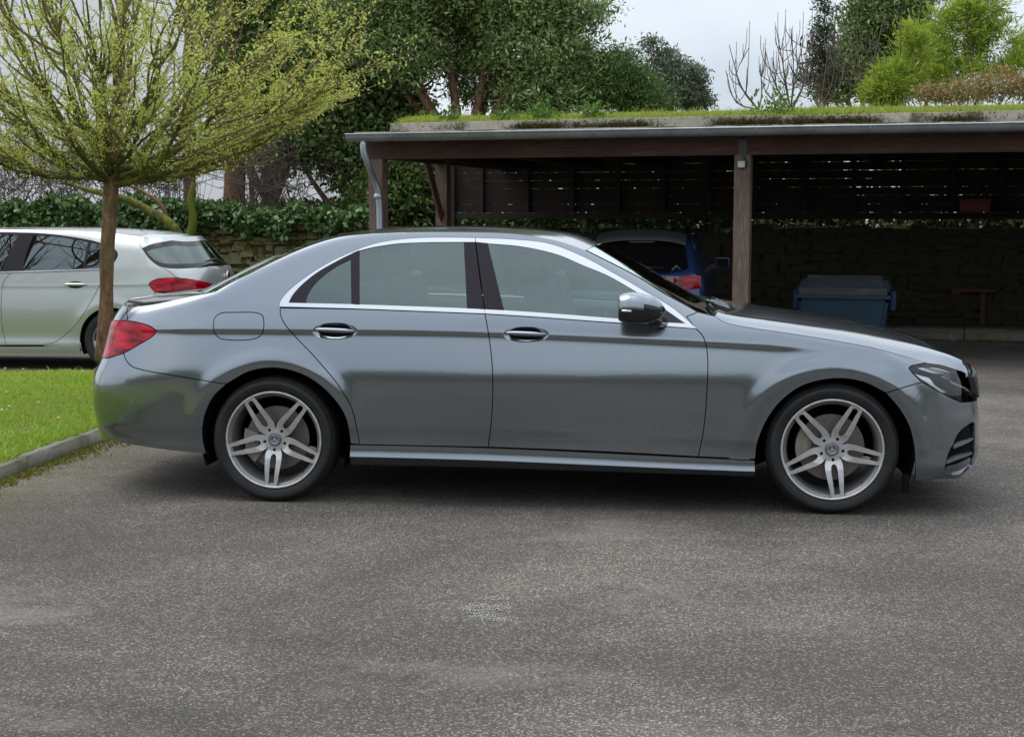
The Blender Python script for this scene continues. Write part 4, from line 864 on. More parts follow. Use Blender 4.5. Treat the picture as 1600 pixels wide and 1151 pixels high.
for u in (uR+2.2,): cbox('end_wall', u, u+.1, .2, vW, -.5, zt1, slat_m)
# red crate on the rail
rc = mat('dull red plastic', (.16, .02, .025), .6)
u0, zc0 = uz(1498, 316, vSl-.15); u1, _ = uz(1550, 300, vSl-.15)
cr_ = empty('storage_box', W((u0+u1)/2, vSl-.2, zr1), ca, label='small dull red box lying on the rail of the slatted wall', category='box')
wbx = (u1-u0); box('box_body', (0, 0, .08), (wbx*.9, .2, .15), rc, cr_, bevel=.012); box('box_lid', (0, 0, .17), (wbx, .23, .03), rc, cr_, bevel=.008)
cbox('shelf', u0-.3, u1+.3, vSl-.32, vSl-.062, zr1-.03, zr1-.004, slat_m)

# ------------------------------------------------------------------ stone wall
stone_shaded = mat('old rubble stone', (.22, .20, .16), .9)  # the carport's shade is put into these dark stone colours
_a = tex(stone_shaded, 'noise', 6, 7, .75); _b = tex(stone_shaded, 'noise', 1.7, 6, .7)
_c = ramp(stone_shaded, _a, [(.3, (.018, .015, .012)), (.5, (.045, .038, .030)), (.72, (.12, .105, .085))]); setc(stone_shaded, mixc(stone_shaded, ramp(stone_shaded, _b, [(.40, 0.), (.55, .8)]), _c, (.040, .038, .016))); bump(stone_shaded, _a, .8, .02)
mortar_m = mat('earth mortar', (.045, .04, .03), .95); _a = tex(mortar_m, 'noise', 12, 6, .7); setc(mortar_m, ramp(mortar_m, _a, [(.3, (.02, .018, .013)), (.7, (.075, .07, .04))])); bump(mortar_m, _a, .8, .03)
uA = uz(-260, 400, vW)[0]; uB = uR+3; ztop = uz(1040, 352, vW)[1]; zw2 = uz(430, 350, vW)[1]
sw = empty('stone_wall', W(0, vW, 0), ca, label='old rubble stone wall with ivy behind the cars and carport', category='wall')
def wtop(u): return np.interp(u, [uz(560, 300, vW)[0]-.5, uz(760, 300, vW)[0]], [zw2, ztop])
us2 = np.linspace(uA, uB, 120); G = []
for u in us2: z1 = wtop(u)-.04; z0 = gz(u, vW)-.1; G.append([(u, .0, z) for z in np.linspace(z0, z1, 8)]+[(u, .45, z1)])
link('wall_core', grid_me('wall_core', np.array(G), False), mortar_m, sw)
stone_lit = stone_shaded.copy(); stone_lit.name = 'mossy lit stone';  # brighter copy: open daylight put into the stone and moss colours
for nd in stone_lit.node_tree.nodes:
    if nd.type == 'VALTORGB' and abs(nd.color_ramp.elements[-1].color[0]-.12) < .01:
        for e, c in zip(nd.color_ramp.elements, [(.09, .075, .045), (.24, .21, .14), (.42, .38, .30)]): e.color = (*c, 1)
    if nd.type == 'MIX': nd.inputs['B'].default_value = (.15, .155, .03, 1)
stn = []
for k in range(10):
    bm = bmesh.new(); bmesh.ops.create_cube(bm, size=1); bmesh.ops.bevel(bm, geom=bm.edges[:], offset=.13, segments=1, affect='EDGES')
    for v in bm.verts: v.co = Vector((v.co.x*(1+rng.normal()*.06), v.co.y, v.co.z*(1+rng.normal()*.08)))+Vector(rng.normal(size=3)*.055)
    stn.append(bm_to('stone', bm, False))
cnt = 0
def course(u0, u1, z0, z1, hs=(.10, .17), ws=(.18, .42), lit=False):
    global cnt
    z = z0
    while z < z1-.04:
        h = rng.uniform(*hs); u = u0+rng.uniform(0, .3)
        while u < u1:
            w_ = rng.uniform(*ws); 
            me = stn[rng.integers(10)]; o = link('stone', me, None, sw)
            if not me.materials: me.materials.append(stone_shaded)
            if lit: o.material_slots[0].link = 'OBJECT'; o.material_slots[0].material = stone_lit
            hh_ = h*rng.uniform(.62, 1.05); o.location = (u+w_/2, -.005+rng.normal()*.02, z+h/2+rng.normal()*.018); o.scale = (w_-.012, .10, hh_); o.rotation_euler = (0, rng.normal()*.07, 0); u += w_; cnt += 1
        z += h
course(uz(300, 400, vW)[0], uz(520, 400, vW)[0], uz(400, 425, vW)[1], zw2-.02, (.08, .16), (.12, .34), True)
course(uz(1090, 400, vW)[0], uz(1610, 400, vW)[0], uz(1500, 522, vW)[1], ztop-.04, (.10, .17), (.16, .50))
cg = [(uz(x, 530, vW)) for x in (1300, 1700)]
lw = empty('concrete_ledge', W(0, 0, 0), ca, label='low concrete ledge along the foot of the stone wall', category='ledge')
vk = vW-1.75
for i in range(12):
    u = uz(1000, 400, vW)[0]+i*1.0; box('ledge_slab', (u+.5, (vk+vW)/2-.08, gz(u, vW)+.075), (.985, vW-vk-.2, .15), conc_m if False else kerb_m, lw, bevel=.01)
n = 2500; uu = rng.uniform(uz(1200, 400, vW)[0], uB, n); vv = vk-.0+np.abs(rng.normal(0, .05, n)); P = np.array([W(a, b, 0) for a, b in zip(uu, vv)]); P[:, 2] = ground_z(0, P[:, 1])+.0
V, F4, F3 = blades(n, P-Vv*.03, rng.uniform(.02, .05, n), .007, 1.0); link('ledge_moss', blade_mesh('ledge_moss', V, F4, F3), moss_m, None, kind='stuff', label='thin line of moss along the ledge in the carport', category='moss')
# rusty sink bracket on the wall
rust = mat('rusty iron', (.10, .045, .025), .9); u0, z0 = uz(1500, 453, vW-.2)
rb_ = empty('wall_bracket', W(u0, vW-.02, 0), ca, label='rusty iron bracket with a leg against the carport stone wall', category='bracket')
box('bracket_arm', (.22, -.16, z0), (.55, .25, .05), rust, rb_, bevel=.01); box('bracket_leg', (.33, -.2, z0-.26), (.06, .06, .5), rust, rb_, bevel=.006); box('bracket_hook', (-.06, -.2, z0-.01), (.14, .16, .12), rust, rb_, bevel=.03)

# ------------------------------------------------------------------ silver hatchback
silver = mat('silver paint', (.50, .525, .505), .30, .60, .5, 1.0, .02)
HY = 7.40
hg = ground_z(0, HY)
class _L: pass
def hln(pts, dY=.0): P = atY([p[0] for p in pts], [p[1] for p in pts], HY+dY); k = np.argsort(P[:, 0]); return spl(P[k, 0], P[k, 2])
h_cr = hln([(-400, 452), (-100, 447), (5, 446), (158, 445), (233, 443), (300, 441)], .02); h_be = hln([(-500, 432), (-200, 430), (0, 427), (158, 422), (230, 420), (320, 419)], .05)
h_wi = hln([(-450, 420), (-300, 400), (-180, 375), (-60, 366), (34, 364.5), (90, 368), (147, 377), (178, 388), (215, 392), (260, 398), (320, 402)], .25)
h_ed = hln([(-450, 410), (-320, 385), (-200, 366), (-60, 359), (34, 358.5), (90, 359.5), (147, 361.5), (179, 364), (218, 369.5), (240, 372), (300, 380)], .3)
def anchors_h(X):
    cr, be, wi, ed = h_cr(X), h_be(X), h_wi(X), h_ed(X); wi = np.maximum(wi, be+.02); ed = np.maximum(ed, wi+.03); o1 = np.ones_like(X); z = hg
    Z = [o1*(z+.1), o1*(z+.2), o1*(z+.30), o1*(z+.40), o1*(z+.50), o1*(z+.62), cr-.08, cr-.05, cr-.01, cr+.012, be, be+.02, wi, ed]
    S = [-.4, -.15, .15, -.05, -.02, .06, .12, .12, .0, .26, .3, .40, .45, .95]
    return np.maximum.accumulate(np.stack(Z, 1)+np.arange(14)*1e-5, 1), np.stack([o1*v for v in S], 1)
HXr = atY(174, 534, HY)[0]; HXf = HXr-2.62
SH = Side(HXf-.1, [(0, 0), (.3, 6), (.5, 18), (.7, 40), (.9, 62), (1.2, 80), (1.6, 90)],
          HXr+.28, [(0, 0), (.22, 7), (.38, 17), (.48, 32), (.58, 50), (.70, 64), (.95, 78), (1.3, 90)], .89,
          [(-.1, .05), (.3, 0), (.6, .02), (.8, .15), (1.0, .5), (1.5, 1.0)],
          [(-.1, -.02), (.3, -.05), (.55, -.04), (.75, -.02), (.88, .0), (.95, .03), (1.02, .085), (1.15, .19), (1.295, .31), (1.40, .40), (1.6, .6)],
          anchors_h, .5+hg, [(HXr, hg+.315, .345, .345), (HXf, hg+.315, .345, .345)], Zlo=-.08, Zhi=1.6, flare=.013, Y0=HY, spread=0.)
hat = empty('hatchback_car', label='silver five-door hatchback parked behind the lawn and small tree', category='car')
HO = SH.outline
def hs(nm, ol, mt, **k): k.setdefault('sa', .03); k.setdefault('sz', .02); k.setdefault('gap', .003); return skin(nm, SH, ol, mt, hat, **k)
def arc(cx, a0_, a1_, r=.345, n=14): t = np.radians(np.linspace(a0_, a1_, n)); return ['r']+[(cx+r*math.cos(q), hg+.315+r*math.sin(q)) for q in t]
def hu(p): return tuple(SH.uv([p])[0])
zs = lambda x: hu((x, 540))[1]
aR_ = SH.a0; aF_ = SH.a1
rdoor_r = [(159, 422), (159, 437), (144.6, 466.5), (122, 502.6), (99.4, 525), (86, 534), (68, 539)]
mid_d = [(16, 426.5), (6, 440), (2, 475.5), (3.4, 509), (9, 539)]
fd_f = [(-150, 430), (-160, 455), (-158, 500), (-148, 541)]
hs('rear_door', HO([[(16, 426.5), (90, 424.5), (159, 422)], rdoor_r, [(68, 539), (9, 539)], mid_d[::-1]]), silver)
hs('front_door', HO([[(-150, 430), (-60, 428.3), (16, 426.5)], mid_d, [(9, 539), (-148, 541)], fd_f[::-1]]), silver)
winT = [(34, 364), (56.5, 364.6), (90, 367.5), (124, 372.5), (147, 377), (165, 383), (178.5, 389), (184, 398), (180, 407), (170, 416), (159, 422)]
roofE = [(-330, 388), (-200, 366), (-60, 359), (34, 358.5), (90, 359.5), (147, 361.5), (179, 364), (218, 369.5)]
winF = [(-300, 415), (-240, 390), (-150, 370), (-60, 364.5), (16, 363.5), (34, 364)]
cutH = [(218, 369.5), (217, 378), (225.7, 394), (241, 411), (256, 419.5), (266, 426), (275, 433.5)]
lt_s = [(275, 434), (258, 434.5), (243, 436.5), (233, 443), (236, 450), (242, 456.5)]
def raw(*p): return ['r', *p]
zb0 = hg+.20
side = HO([roofE, cutH, lt_s, raw(hu((242, 456.5)), (hu((242, 456.5))[0]+.02, hg+.55)), raw((hu((242, 456.5))[0]+.02, hg+.55), (HXr+.33, hg+.50)), arc(HXr, 32, 199), raw((HXr-.33, hg+.20), (HXr-.34, hg+.29)), raw((HXr-.34, hg+.29), hu((68, 541))), [(68, 541), (68, 539)], rdoor_r[::-1], winT[::-1], winF[::-1], raw(hu((-300, 415)), hu((-330, 405))), [(-330, 405), (-330, 388)]])
hs('body_side', side, silver)
hs('front_wing', HO([raw(hu((-300, 415)), (HXf-.45, 0.86+0*hg)), raw((HXf-.45, .86), (HXf-.55, .62)), raw((HXf-.55, .62), (HXf-.345, hg+.5)), arc(HXf, 148, -14), raw((HXf+.34, hg+.2), (hu((-148, 541))[0], hg+.25)), raw((hu((-148, 541))[0], hg+.25), hu((-148, 541))), fd_f[::-1], [(-150, 430), (-220, 430), (-300, 415)]]), silver)
hs('side_sill', HO([raw(hu((68, 541)), (HXr-.345, hg+.30)), raw((HXr-.345, hg+.30), (HXr-.34, hg+.17)), raw((HXr-.34, hg+.17), (HXf+.34, hg+.17)), raw((HXf+.34, hg+.17), (HXf+.34, hg+.27)), raw((HXf+.34, hg+.27), hu((9, 541))), [(9, 541), (68, 541)]]), silver, off=.004)
hs('rear_bumper', HO([raw(hu((242, 456.5)), (SH.a1-.5, .66)), raw((SH.a1-.5, .66), (SH.a1, .66)), raw((SH.a1, .66), (SH.a1, hg+.25)), raw((SH.a1, hg+.25), (HXr+.34, hg+.22)), arc(HXr, -14, 31, n=6), raw((HXr+.33, hg+.50), (hu((242, 456.5))[0]+.02, hg+.55)), raw((hu((242, 456.5))[0]+.02, hg+.55), hu((242, 456.5)))]), silver)
hs('front_bumper', HO([raw((HXf-.345, hg+.5), (HXf-.55, .60)), raw((HXf-.55, .60), (SH.a0, .60)), raw((SH.a0, .60), (SH.a0, hg+.2)), raw((SH.a0, hg+.2), (HXf-.34, hg+.2)), arc(HXf, 199, 148, n=6)]), silver)
hs('headlight', HO([raw((HXf-.47, .84), (HXf-.75, .80)), raw((HXf-.75, .80), (HXf-1.0, .68)), raw((HXf-1.0, .68), (HXf-.57, .62)), raw((HXf-.57, .62), (HXf-.47, .84))]), clear_glass)
hs('radiator_grille', HO([raw((HXf-1.02, .80), (SH.a0, .82)), raw((SH.a0, .82), (SH.a0, .62)), raw((SH.a0, .62), (HXf-1.02, .62)), raw((HXf-1.02, .62), (HXf-1.02, .80))]), black_gloss)
hs('waist_trim', HO([[(-160, 428), (0, 424.3), (159, 419.8)], [(159, 419.8), (159, 422)], [(159, 422), (0, 427), (-160, 430.5)], [(-160, 430.5), (-160, 428)]]), chrome, off=.004, gap=0, sz=.006)
# glazing
black_h = pillar_m
hatch_glass, _g4 = glass('hatchback window glass', (.35, .47, .44), 2.3); _g4.inputs['Color'].default_value = (.88, 1, .98, 1)
gR = HO([[(52, 368), (90, 370.5), (120, 375), (137, 378.5)], [(137, 378.5), (128, 421)], [(128, 421), (36, 423.5)], [(36, 423.5), (40, 400), (52, 368)]])
gQ = HO([[(143, 379.5), (160, 384.5), (174, 390), (179, 398), (175, 406), (160, 419)], [(160, 419), (132, 420.5)], [(132, 420.5), (143, 379.5)]])
gF = HO([[(-250, 400), (-150, 374), (-60, 367.5), (28, 367)], [(28, 367), (14, 395), (2, 424)], [(2, 424), (-230, 428)], [(-230, 428), (-250, 400)]])
frame = HO([winF, winT, [(159, 422), (16, 426), (-280, 431)], [(-280, 431), (-300, 415)]])
hs('window_frame', offset_poly(frame, -.001), black_h, holes=[gR, gQ, gF], off=-.003)
for nm, g in (('rear_window', gR), ('quarter_window', gQ), ('front_window', gF)): hs(nm, g, hatch_glass, depth=0, gap=-.004, off=-.005)
# tailgate
tg = HO([cutH, raw(hu((275, 433.5)), (SH.a1-.42, .80)), raw((SH.a1-.42, .80), (SH.a1-.42, .68)), raw((SH.a1-.42, .68), (SH.a1, .66)), raw((SH.a1, .66), (SH.a1, 1.31)), raw((SH.a1, 1.31), (SH.a1-.6, 1.30), hu((232, 371.5)), hu((218, 369.5)))])
rw_ = HO([[(222, 388), (240, 381), (268, 376)], raw(hu((268, 376)), (SH.a1-.5, 1.245), (SH.a1, 1.255)), raw((SH.a1, 1.255), (SH.a1, .985)), raw((SH.a1, .985), (SH.a1-.4, .98), hu((275, 419.5))), [(275, 419.5), (256, 417.5), (241, 411.5)], [(241, 411.5), (229, 400), (222, 388)]])
hs('tailgate', tg, silver, holes=[rw_])
hs('rear_screen_surround', rw_, black_gloss, off=-.002, holes=[offset_poly(rw_, .05)], gap=0)
hs('rear_screen', offset_poly(rw_, .045), hatch_glass, depth=0, off=-.002, gap=0)
hs('tail_light', HO([lt_s, raw(hu((242, 456.5)), (hu((256, 456))[0], hu((256, 456))[1]), (SH.a1-.55, .70), (SH.a1-.42, .705)), raw((SH.a1-.42, .705), (SH.a1-.42, .80)), raw((SH.a1-.42, .80), hu((290, 434.5)), hu((275, 434)))]), red_lens, off=.004)
# spoiler, roof, bonnet
nr = 40
def hrail(segs, n): q = HO(segs); P = SH.pos(q[:, 0], q[:, 1]); return resample(P, n)
MH = lambda P: np.asarray(P)*np.array([1, -1, 1])+np.array([0, 2*(HY+.89), 0])
def hcrown(E, C, p=2.2, m=21):
    G = []
    for v in np.linspace(-1, 1, m):
        s_ = abs(v); q = E if v < 0 else MH(E); P = C*1.; P[:, 0] += (E[:, 0]-C[:, 0])*s_**2; P[:, 1] += (q[:, 1]-C[:, 1])*s_; P[:, 2] += (E[:, 2]-C[:, 2])*s_**p; G.append(P)
    return np.stack(G, 0)
Er = hrail([roofE], nr); Cr = resample(catmull(atY([-320, -200, -60, 34, 100, 160, 225, 262], [377, 360, 355.5, 354.8, 354.6, 355.5, 358.5, 362], HY+.89), .03), nr)
link('roof_panel', grid_me('roof_panel', hcrown(Er, Cr)), silver, hat)
sp0 = hcrown(Er, Cr)[:, -1]; sp1 = sp0.copy(); v_ = np.linspace(-1, 1, len(sp0)); sp1[:, 0] += .24+.05*(1-v_**2); sp1[:, 2] -= .060+.008*v_**2; sp1[:, 1] = HY+.89+(sp1[:, 1]-HY-.89)*.90; sp2 = sp1.copy(); sp2[:, 2] -= .035; sp2[:, 0] -= .03; sp3 = sp0.copy(); sp3[:, 2] -= .08
link('roof_spoiler', grid_me('roof_spoiler', np.stack([sp0+np.array([.004, 0, 0]), (sp0+sp1)/2+np.array([0, 0, .010]), sp1, sp2, sp3], 0)), silver, hat)
ant = atY(222, 362, HY+.89); tube('antenna', [ant, ant+np.array([-.02, 0, .03]), ant+np.array([.06, 0, .13])], [.018, .010, .003], rubber_m, hat)
Ew = hrail([raw(hu((-330, 388)), (HXf-.0, .97), (HXf-.12, .93))], 20); Cw = resample(np.array([Cr[0], Cr[0]+np.array([-.45, 0, -.22]), [HXf-.35, HY+.89, 1.0]]), 20); link('windscreen', grid_me('windscreen', hcrown(Ew, Cw)), screen_glass, hat)
Eb = hrail([raw((HXf-.12, .93), (HXf-.5, .86), (HXf-.8, .80))], 20); Cb = resample(catmull([[HXf-.35, HY+.89, 1.0], [HXf-.7, HY+.89, .95], [SH.XX[0].min()+.02, HY+.89, .80]], .03), 20); link('bonnet', grid_me('bonnet', hcrown(Eb, Cb)), silver, hat)
# emblem, wiper, handles, plate
ce = atY(340, 434, HY+.80)
eb = SH.pos(SH.a1-.03, hu((300, 434))[1])+np.array([.012, 0, 0]); eb[2] = .865
em = lathe_me('emblem', [(.0001, .0), (.042, .0), (.045, -.006), (.055, -.010), (.058, .004)], 30); o = link('emblem', em, chrome, hat); o.location = eb; o.rotation_euler = (0, 0, R(90))
o = link('emblem_disc', lathe_me('emblem_disc', [(.0001, -.004), (.040, -.004)], 24), red_dark, hat); o.location = eb+np.array([.004, 0, 0]); o.rotation_euler = (0, 0, R(90))
rwp = SH.pos(SH.a1-.02, 1.0); tube('wiper_arm', [rwp+np.array([.03, 0, 0]), rwp+np.array([.0, -.2, .055]), rwp+np.array([-.02, -.48, .04])], [.022, .014, .008], rubber_m, hat)
def hhandle(px, py):
    c = SH.pos(*hu((px, py))); V = []; F = []; n = 17
    for i in range(n):
        t = -1+2*i/(n-1); e = (1-abs(t)**4)
        for k in range(10): a = 2*math.pi*k/10; V.append((c[0]+t*.135, c[1]-.03*(1-t**4)+.010*math.cos(a)*(e*.8+.2), c[2]+.004+(.016*math.sin(a))*(e*.85+.15)))
    for i in range(n-1):
        for k in range(10): F.append((i*10+k, i*10+(k+1) % 10, (i+1)*10+(k+1) % 10, (i+1)*10+k))
    link('door_handle', mesh('door_handle', V, F), chrome, hat)
    hs('handle_cup', SH.uv(ell(px, py, 13, 5.5, 24)), black_gloss, off=.001, depth=0, gap=0, sa=.01, sz=.006, mirror=False)
hhandle(118, 445); hhandle(-40, 448)
box('underbody', ((HXr+HXf)/2, HY+.89, hg+.32), (2.0, 1.6, .25), dark_m, hat); box('underbody_tunnel', ((HXr+HXf)/2, HY+.89, hg+.36), (4.0, .9, .2), dark_m, hat); box('cabin_floor', ((HXr+HXf)/2, HY+.89, hg+.55), (2.9, 1.6, .3), dark_m, hat)
for dx in (-1.05, -2.0):
    for dy in (.5, 1.28): b = box('seat', (HXr+dx+.35, HY+dy, hg+.62), (.5, .5, .2), seat_m, hat, bevel=.05); box('seat_back', (HXr+dx+.66, HY+dy, hg+.92), (.16, .48, .6), seat_m, b, bevel=.06); box('headrest', (HXr+dx+.72, HY+dy, hg+1.26), (.1, .26, .16), seat_m, b, bevel=.04)
hrub = mat('hatchback tyre', (.022, .022, .023), .7)
hty = lathe_me('tyre', [(.215, .02), (.235, .0), (.28, -.006), (.305, .004), (.316, .03), (.316, .16), (.305, .19), (.22, .19)], 72)
hrim = lathe_me('rim', [(.218, .018), (.214, .004), (.205, .006), (.20, .03), (.19, .10), (.19, .19)], 60)
ou = []
for k in range(7): ou.append(rotp(np.array([[.05, -.020], [.10, -.024], [.16, -.026], [.208, -.036], [.2085, 0], [.208, .036], [.16, .026], [.10, .024], [.05, .020]]), k*2*math.pi/7))
hsp = extr('spokes', np.vstack(ou), [], lambda r: np.interp(r, [0, .06, .2], [.03, .026, .010]), .02, [mat('wheel cover silver', (.55, .57, .56), .35, .4), alloy_d], .02)
hcap = lathe_me('hub_cover', [(.0001, .018), (.030, .018), (.036, .026), (.036, .04)], 24); hdk = lathe_me('brake_drum', [(.0001, .07), (.19, .07)], 30)
for x in (HXr, HXf):
    for far in (0, 1):
        wh = empty('wheel', (x, HY+.02 if not far else HY+1.76, hg+.313), math.pi if far else 0); wh.parent = hat
        link('tyre', hty, hrub, wh); link('rim', hrim, alloy_d, wh); s_ = link('spokes', hsp, None, wh); s_.rotation_euler = (0, R(14), 0); link('hub_cover', hcap, alloy_m, wh); link('brake_drum', hdk, dark_m, wh)
    V = []; F = []; nn = 30
    for i in range(nn+1):
        a = math.pi*(-.14+1.28*i/nn)
        V += [(x+.36*math.cos(a), HY+.04, hg+.315+.36*math.sin(a)), (x+.36*math.cos(a), HY+.4, hg+.315+.36*math.sin(a)), (x, HY+.4, hg+.315)]
    for i in range(nn): F += [(3*i, 3*i+1, 3*i+4, 3*i+3), (3*i+1, 3*i+2, 3*i+5, 3*i+4)]
    me = mesh('wheel_arch_liner', V, F); link('wheel_arch_liner', me, dark_m, hat); o = link('wheel_arch_liner', me, None, hat); o.scale = (1, -1, 1); o.location = (0, 2*(HY+.89), 0)
shl = offset_poly(HO([raw((HXf-.5, .85), hu((-150, 433)), hu((159, 425)), hu((230, 425)), hu((330, 440))), raw(hu((330, 440)), (SH.a1-.4, hg+.3)), arc(HXr, -14, 194), arc(HXf, -14, 194), raw((HXf-.5, hg+.3), (HXf-.5, .85))]), .01)
hs('inner_shell', shl, dark_m, off=-.02, depth=0, gap=0, sa=.08, sz=.06)

# ------------------------------------------------------------------ blue car in the carport, seen from behind
SX = atD(998, 440, 18.4); SX[2] = ground_z(0, SX[1])
blue = mat('blue paint', (.020, .060, .18), .35, .3, .5, .8, .03); dkgl = mat('dark rear glass', (.008, .008, .009), .06, 0, .6)
suv = empty('suv_car', SX, R(-4), label='blue estate-like car parked nose-in under the carport beside the post', category='car')
prof = [(.0, .30), (.62, .28), (.76, .34), (.80, .48), (.815, .66), (.81, .84), (.785, .96), (.745, 1.02), (.66, 1.26), (.585, 1.40), (.50, 1.475), (.32, 1.505), (.0, 1.515)]
prof = catmull(prof, .05); half_n = len(prof)
ring = np.vstack([prof, prof[::-1][1:-1]*np.array([-1, 1])])
def yr(z): return np.interp(z, [.28, .5, .60, .85, .97, 1.02, 1.42, 1.52], [.03, .0, .0, .03, .05, .09, .42, .55])
st_ = [0, .03, .10, .3, .8, 1.5, 2.2, 2.8, 3.3, 3.7, 3.95]
G = []
for i, y in enumerate(st_):
    q = ring.copy(); ins = [.10, .045, .012, 0, 0, 0, .0, .01, .03, .08, .2][i]
    q[:, 0] *= 1-ins; zc = .8; q[:, 1] = zc+(q[:, 1]-zc)*(1-ins*.5)
    hood = np.clip((y-2.4)/.7, 0, 1); zmax = 1.515*(1-hood)+.95*hood; q[:, 1] = np.where(q[:, 1] > .9, .9+(q[:, 1]-.9)*(zmax-.9)/(1.515-.9), q[:, 1])
    yy = y+yr(ring[:, 1])*np.clip(1-y/1.2, 0, 1); G.append(np.stack([q[:, 0], yy, q[:, 1]], 1))
G = np.array(G); G = np.concatenate([G, G[:, :1]], 1); bo = link('body', grid_me('body', G), blue, suv)
cap = np.vstack([G[0], [[0, .05, .8]]]); link('tail_panel', mesh('tail_panel', cap, [(i, i+1, len(cap)-1) for i in range(len(cap)-2)], True), blue, suv)
def rear_patch(nm, out, mt, off=.012, s=.06, par=None):
    ol = np.array(out, float); V2, F = tri_fill(resample(np.vstack([ol, ol[:1]]), 60)[:-1], [], s, s)
    hwid = np.interp(V2[:, 1], prof[:, 1], prof[:, 0]); V = np.stack([V2[:, 0], yr(V2[:, 1])+.03*(np.abs(V2[:, 0])/.8)**3-off, V2[:, 1]], 1)
    return link(nm, mesh(nm, V, [tuple(f) for f in F], True), mt, par or suv)
rear_patch('rear_window', [(-.60, 1.04), (-.53, 1.36), (-.35, 1.385), (.35, 1.385), (.53, 1.36), (.60, 1.04), (.35, 1.01), (-.35, 1.01)], dkgl, .02)
rear_patch('brake_light', [(-.16, 1.372), (.16, 1.372), (.16, 1.357), (-.16, 1.357)], mat('pale lamp strip', (.3, .3, .3), .3), .03)
for s_ in (-1, 1):
    rear_patch('tail_light', [(s_*.50, .955), (s_*.765, .955), (s_*.765, .80), (s_*.56, .785), (s_*.55, .83), (s_*.50, .84)], red_lens, .025)
    rear_patch('inner_light', [(s_*.22, .95), (s_*.49, .95), (s_*.49, .845), (s_*.36, .87)], red_dark, .024)
rear_patch('chrome_strip', [(-.22, .965), (.22, .965), (.22, .945), (-.22, .945)], chrome, .024)
rear_patch('tailgate_gap', [(.53, .78), (.535, .78), (.52, .55), (.515, .55)], dark_m, .012)
rear_patch('bumper_recess', [(-.62, .42), (.62, .42), (.60, .33), (-.60, .33)], dark_m, .02)
rear_patch('number_plate', [(-.26, .74), (.26, .74), (.26, .63), (-.26, .63)], mat('plate', (.4, .4, .38), .5), .03)
V_, F_ = tube_VF([(0, .06, 1.02), (-.15, .075, 1.06), (.30, .08, 1.05)], [.02, .012, .008], 6); link('wiper_arm', mesh('wiper_arm', V_, F_), lamp_dark, suv)
sp = np.array([[[x, .45-.16*t-.05*abs(x), 1.50+.018-.10*t-.06*(abs(x)/.55)**3] for x in np.linspace(-.56, .56, 15)] for t in (0, .5, 1)]); sp = np.concatenate([sp, sp[2:]-np.array([0, 0, .035])], 0); link('roof_spoiler', grid_me('roof_spoiler', sp), mat('dusty dark roof', (.05, .05, .048), .6), suv)
for s_ in (-1, 1):
    mpos = (s_*.93, 2.15, 1.05); m_ = box('door_mirror', mpos, (.20, .10, .15), blue, suv, bevel=.03); box('mirror_glass', (mpos[0], mpos[1]-.052, mpos[2]), (.17, .006, .12), dkgl, m_)
    box('mirror_arm', (s_*.82, 2.16, 1.0), (.12, .06, .05), lamp_dark, m_)
    for yy in (.75, 3.2):
        wh = empty('wheel', (s_*.81, yy, .31), R(90)*s_+0*math.pi); wh.parent = suv; link('tyre', hty, hrub, wh); link('rim', hrim, alloy_d, wh); link('spokes', hsp, None, wh)
V_, F_ = tube_VF([(.0, .62, 1.52), (0, .66, 1.56), (0, .75, 1.66)], [.02, .012, .004], 6); link('antenna', mesh('antenna', V_, F_), rubber_m, suv)

# ------------------------------------------------------------------ blue wheeled bin
BX = atD(1320, 470, 20.2); BX[2] = ground_z(0, BX[1]); 
bluep = mat('faded blue plastic', (.035, .085, .13), .55); bluel = mat('grey blue lid', (.10, .13, .15), .6); blueh = mat('bright blue plastic', (.02, .06, .20), .5)
_a = tex(bluel, 'noise', 5, 5, .7, stretch=(.5, 2, 2)); setc(bluel, ramp(bluel, _a, [(.35, (.06, .085, .10)), (.6, (.11, .14, .155)), (.75, (.30, .32, .33))]))
wb = empty('wheeled_bin', BX, ca, label='large faded blue wheeled waste bin in front of the stone wall', category='bin')
ztb = atD(1320, 430, 20.2)[2]-BX[2]; zl = ztb-.30
def frust(nm, z0, z1, w0, w1, d0, d1, mt, par, bev=.02):
    bm = bmesh.new(); P = [(-w0/2, -d0/2, z0), (w0/2, -d0/2, z0), (w0/2, d0/2, z0), (-w0/2, d0/2, z0), (-w1/2, -d1/2, z1), (w1/2, -d1/2, z1), (w1/2, d1/2, z1), (-w1/2, d1/2, z1)]
    vv = [bm.verts.new(p) for p in P]
    for f in [(0, 3, 2, 1), (4, 5, 6, 7), (0, 1, 5, 4), (1, 2, 6, 5), (2, 3, 7, 6), (3, 0, 4, 7)]: bm.faces.new([vv[i] for i in f])
    bmesh.ops.bevel(bm, geom=bm.edges[:], offset=bev, segments=2, affect='EDGES'); return link(nm, bm_to(nm, bm), mt, par)
frust('bin_body', .14, zl, 1.05, 1.20, .62, .74, bluep, wb, .05); frust('bin_rim', zl, zl+.05, 1.27, 1.27, .80, .80, bluep, wb, .015)
frust('bin_lid', zl+.052, ztb, 1.24, 1.10, .80, .40, bluel, wb, .06); box('lid_flap', (0, -.38, zl+.10), (1.16, .05, .10), bluel, wb, bevel=.015)
for s_ in (-1, 1): box('lifting_arm', (s_*.645, 0, zl-.03), (.07, .30, .26), blueh, wb, bevel=.02)
for x in (-.45, .45):
    for y in (-.25, .25): o = link('caster_wheel', lathe_me('caster_wheel', [(.001, -.02), (.07, -.02), (.08, 0), (.07, .02), (.001, .02)], 16), rubber_m, wb); o.location = (x, y, .08)

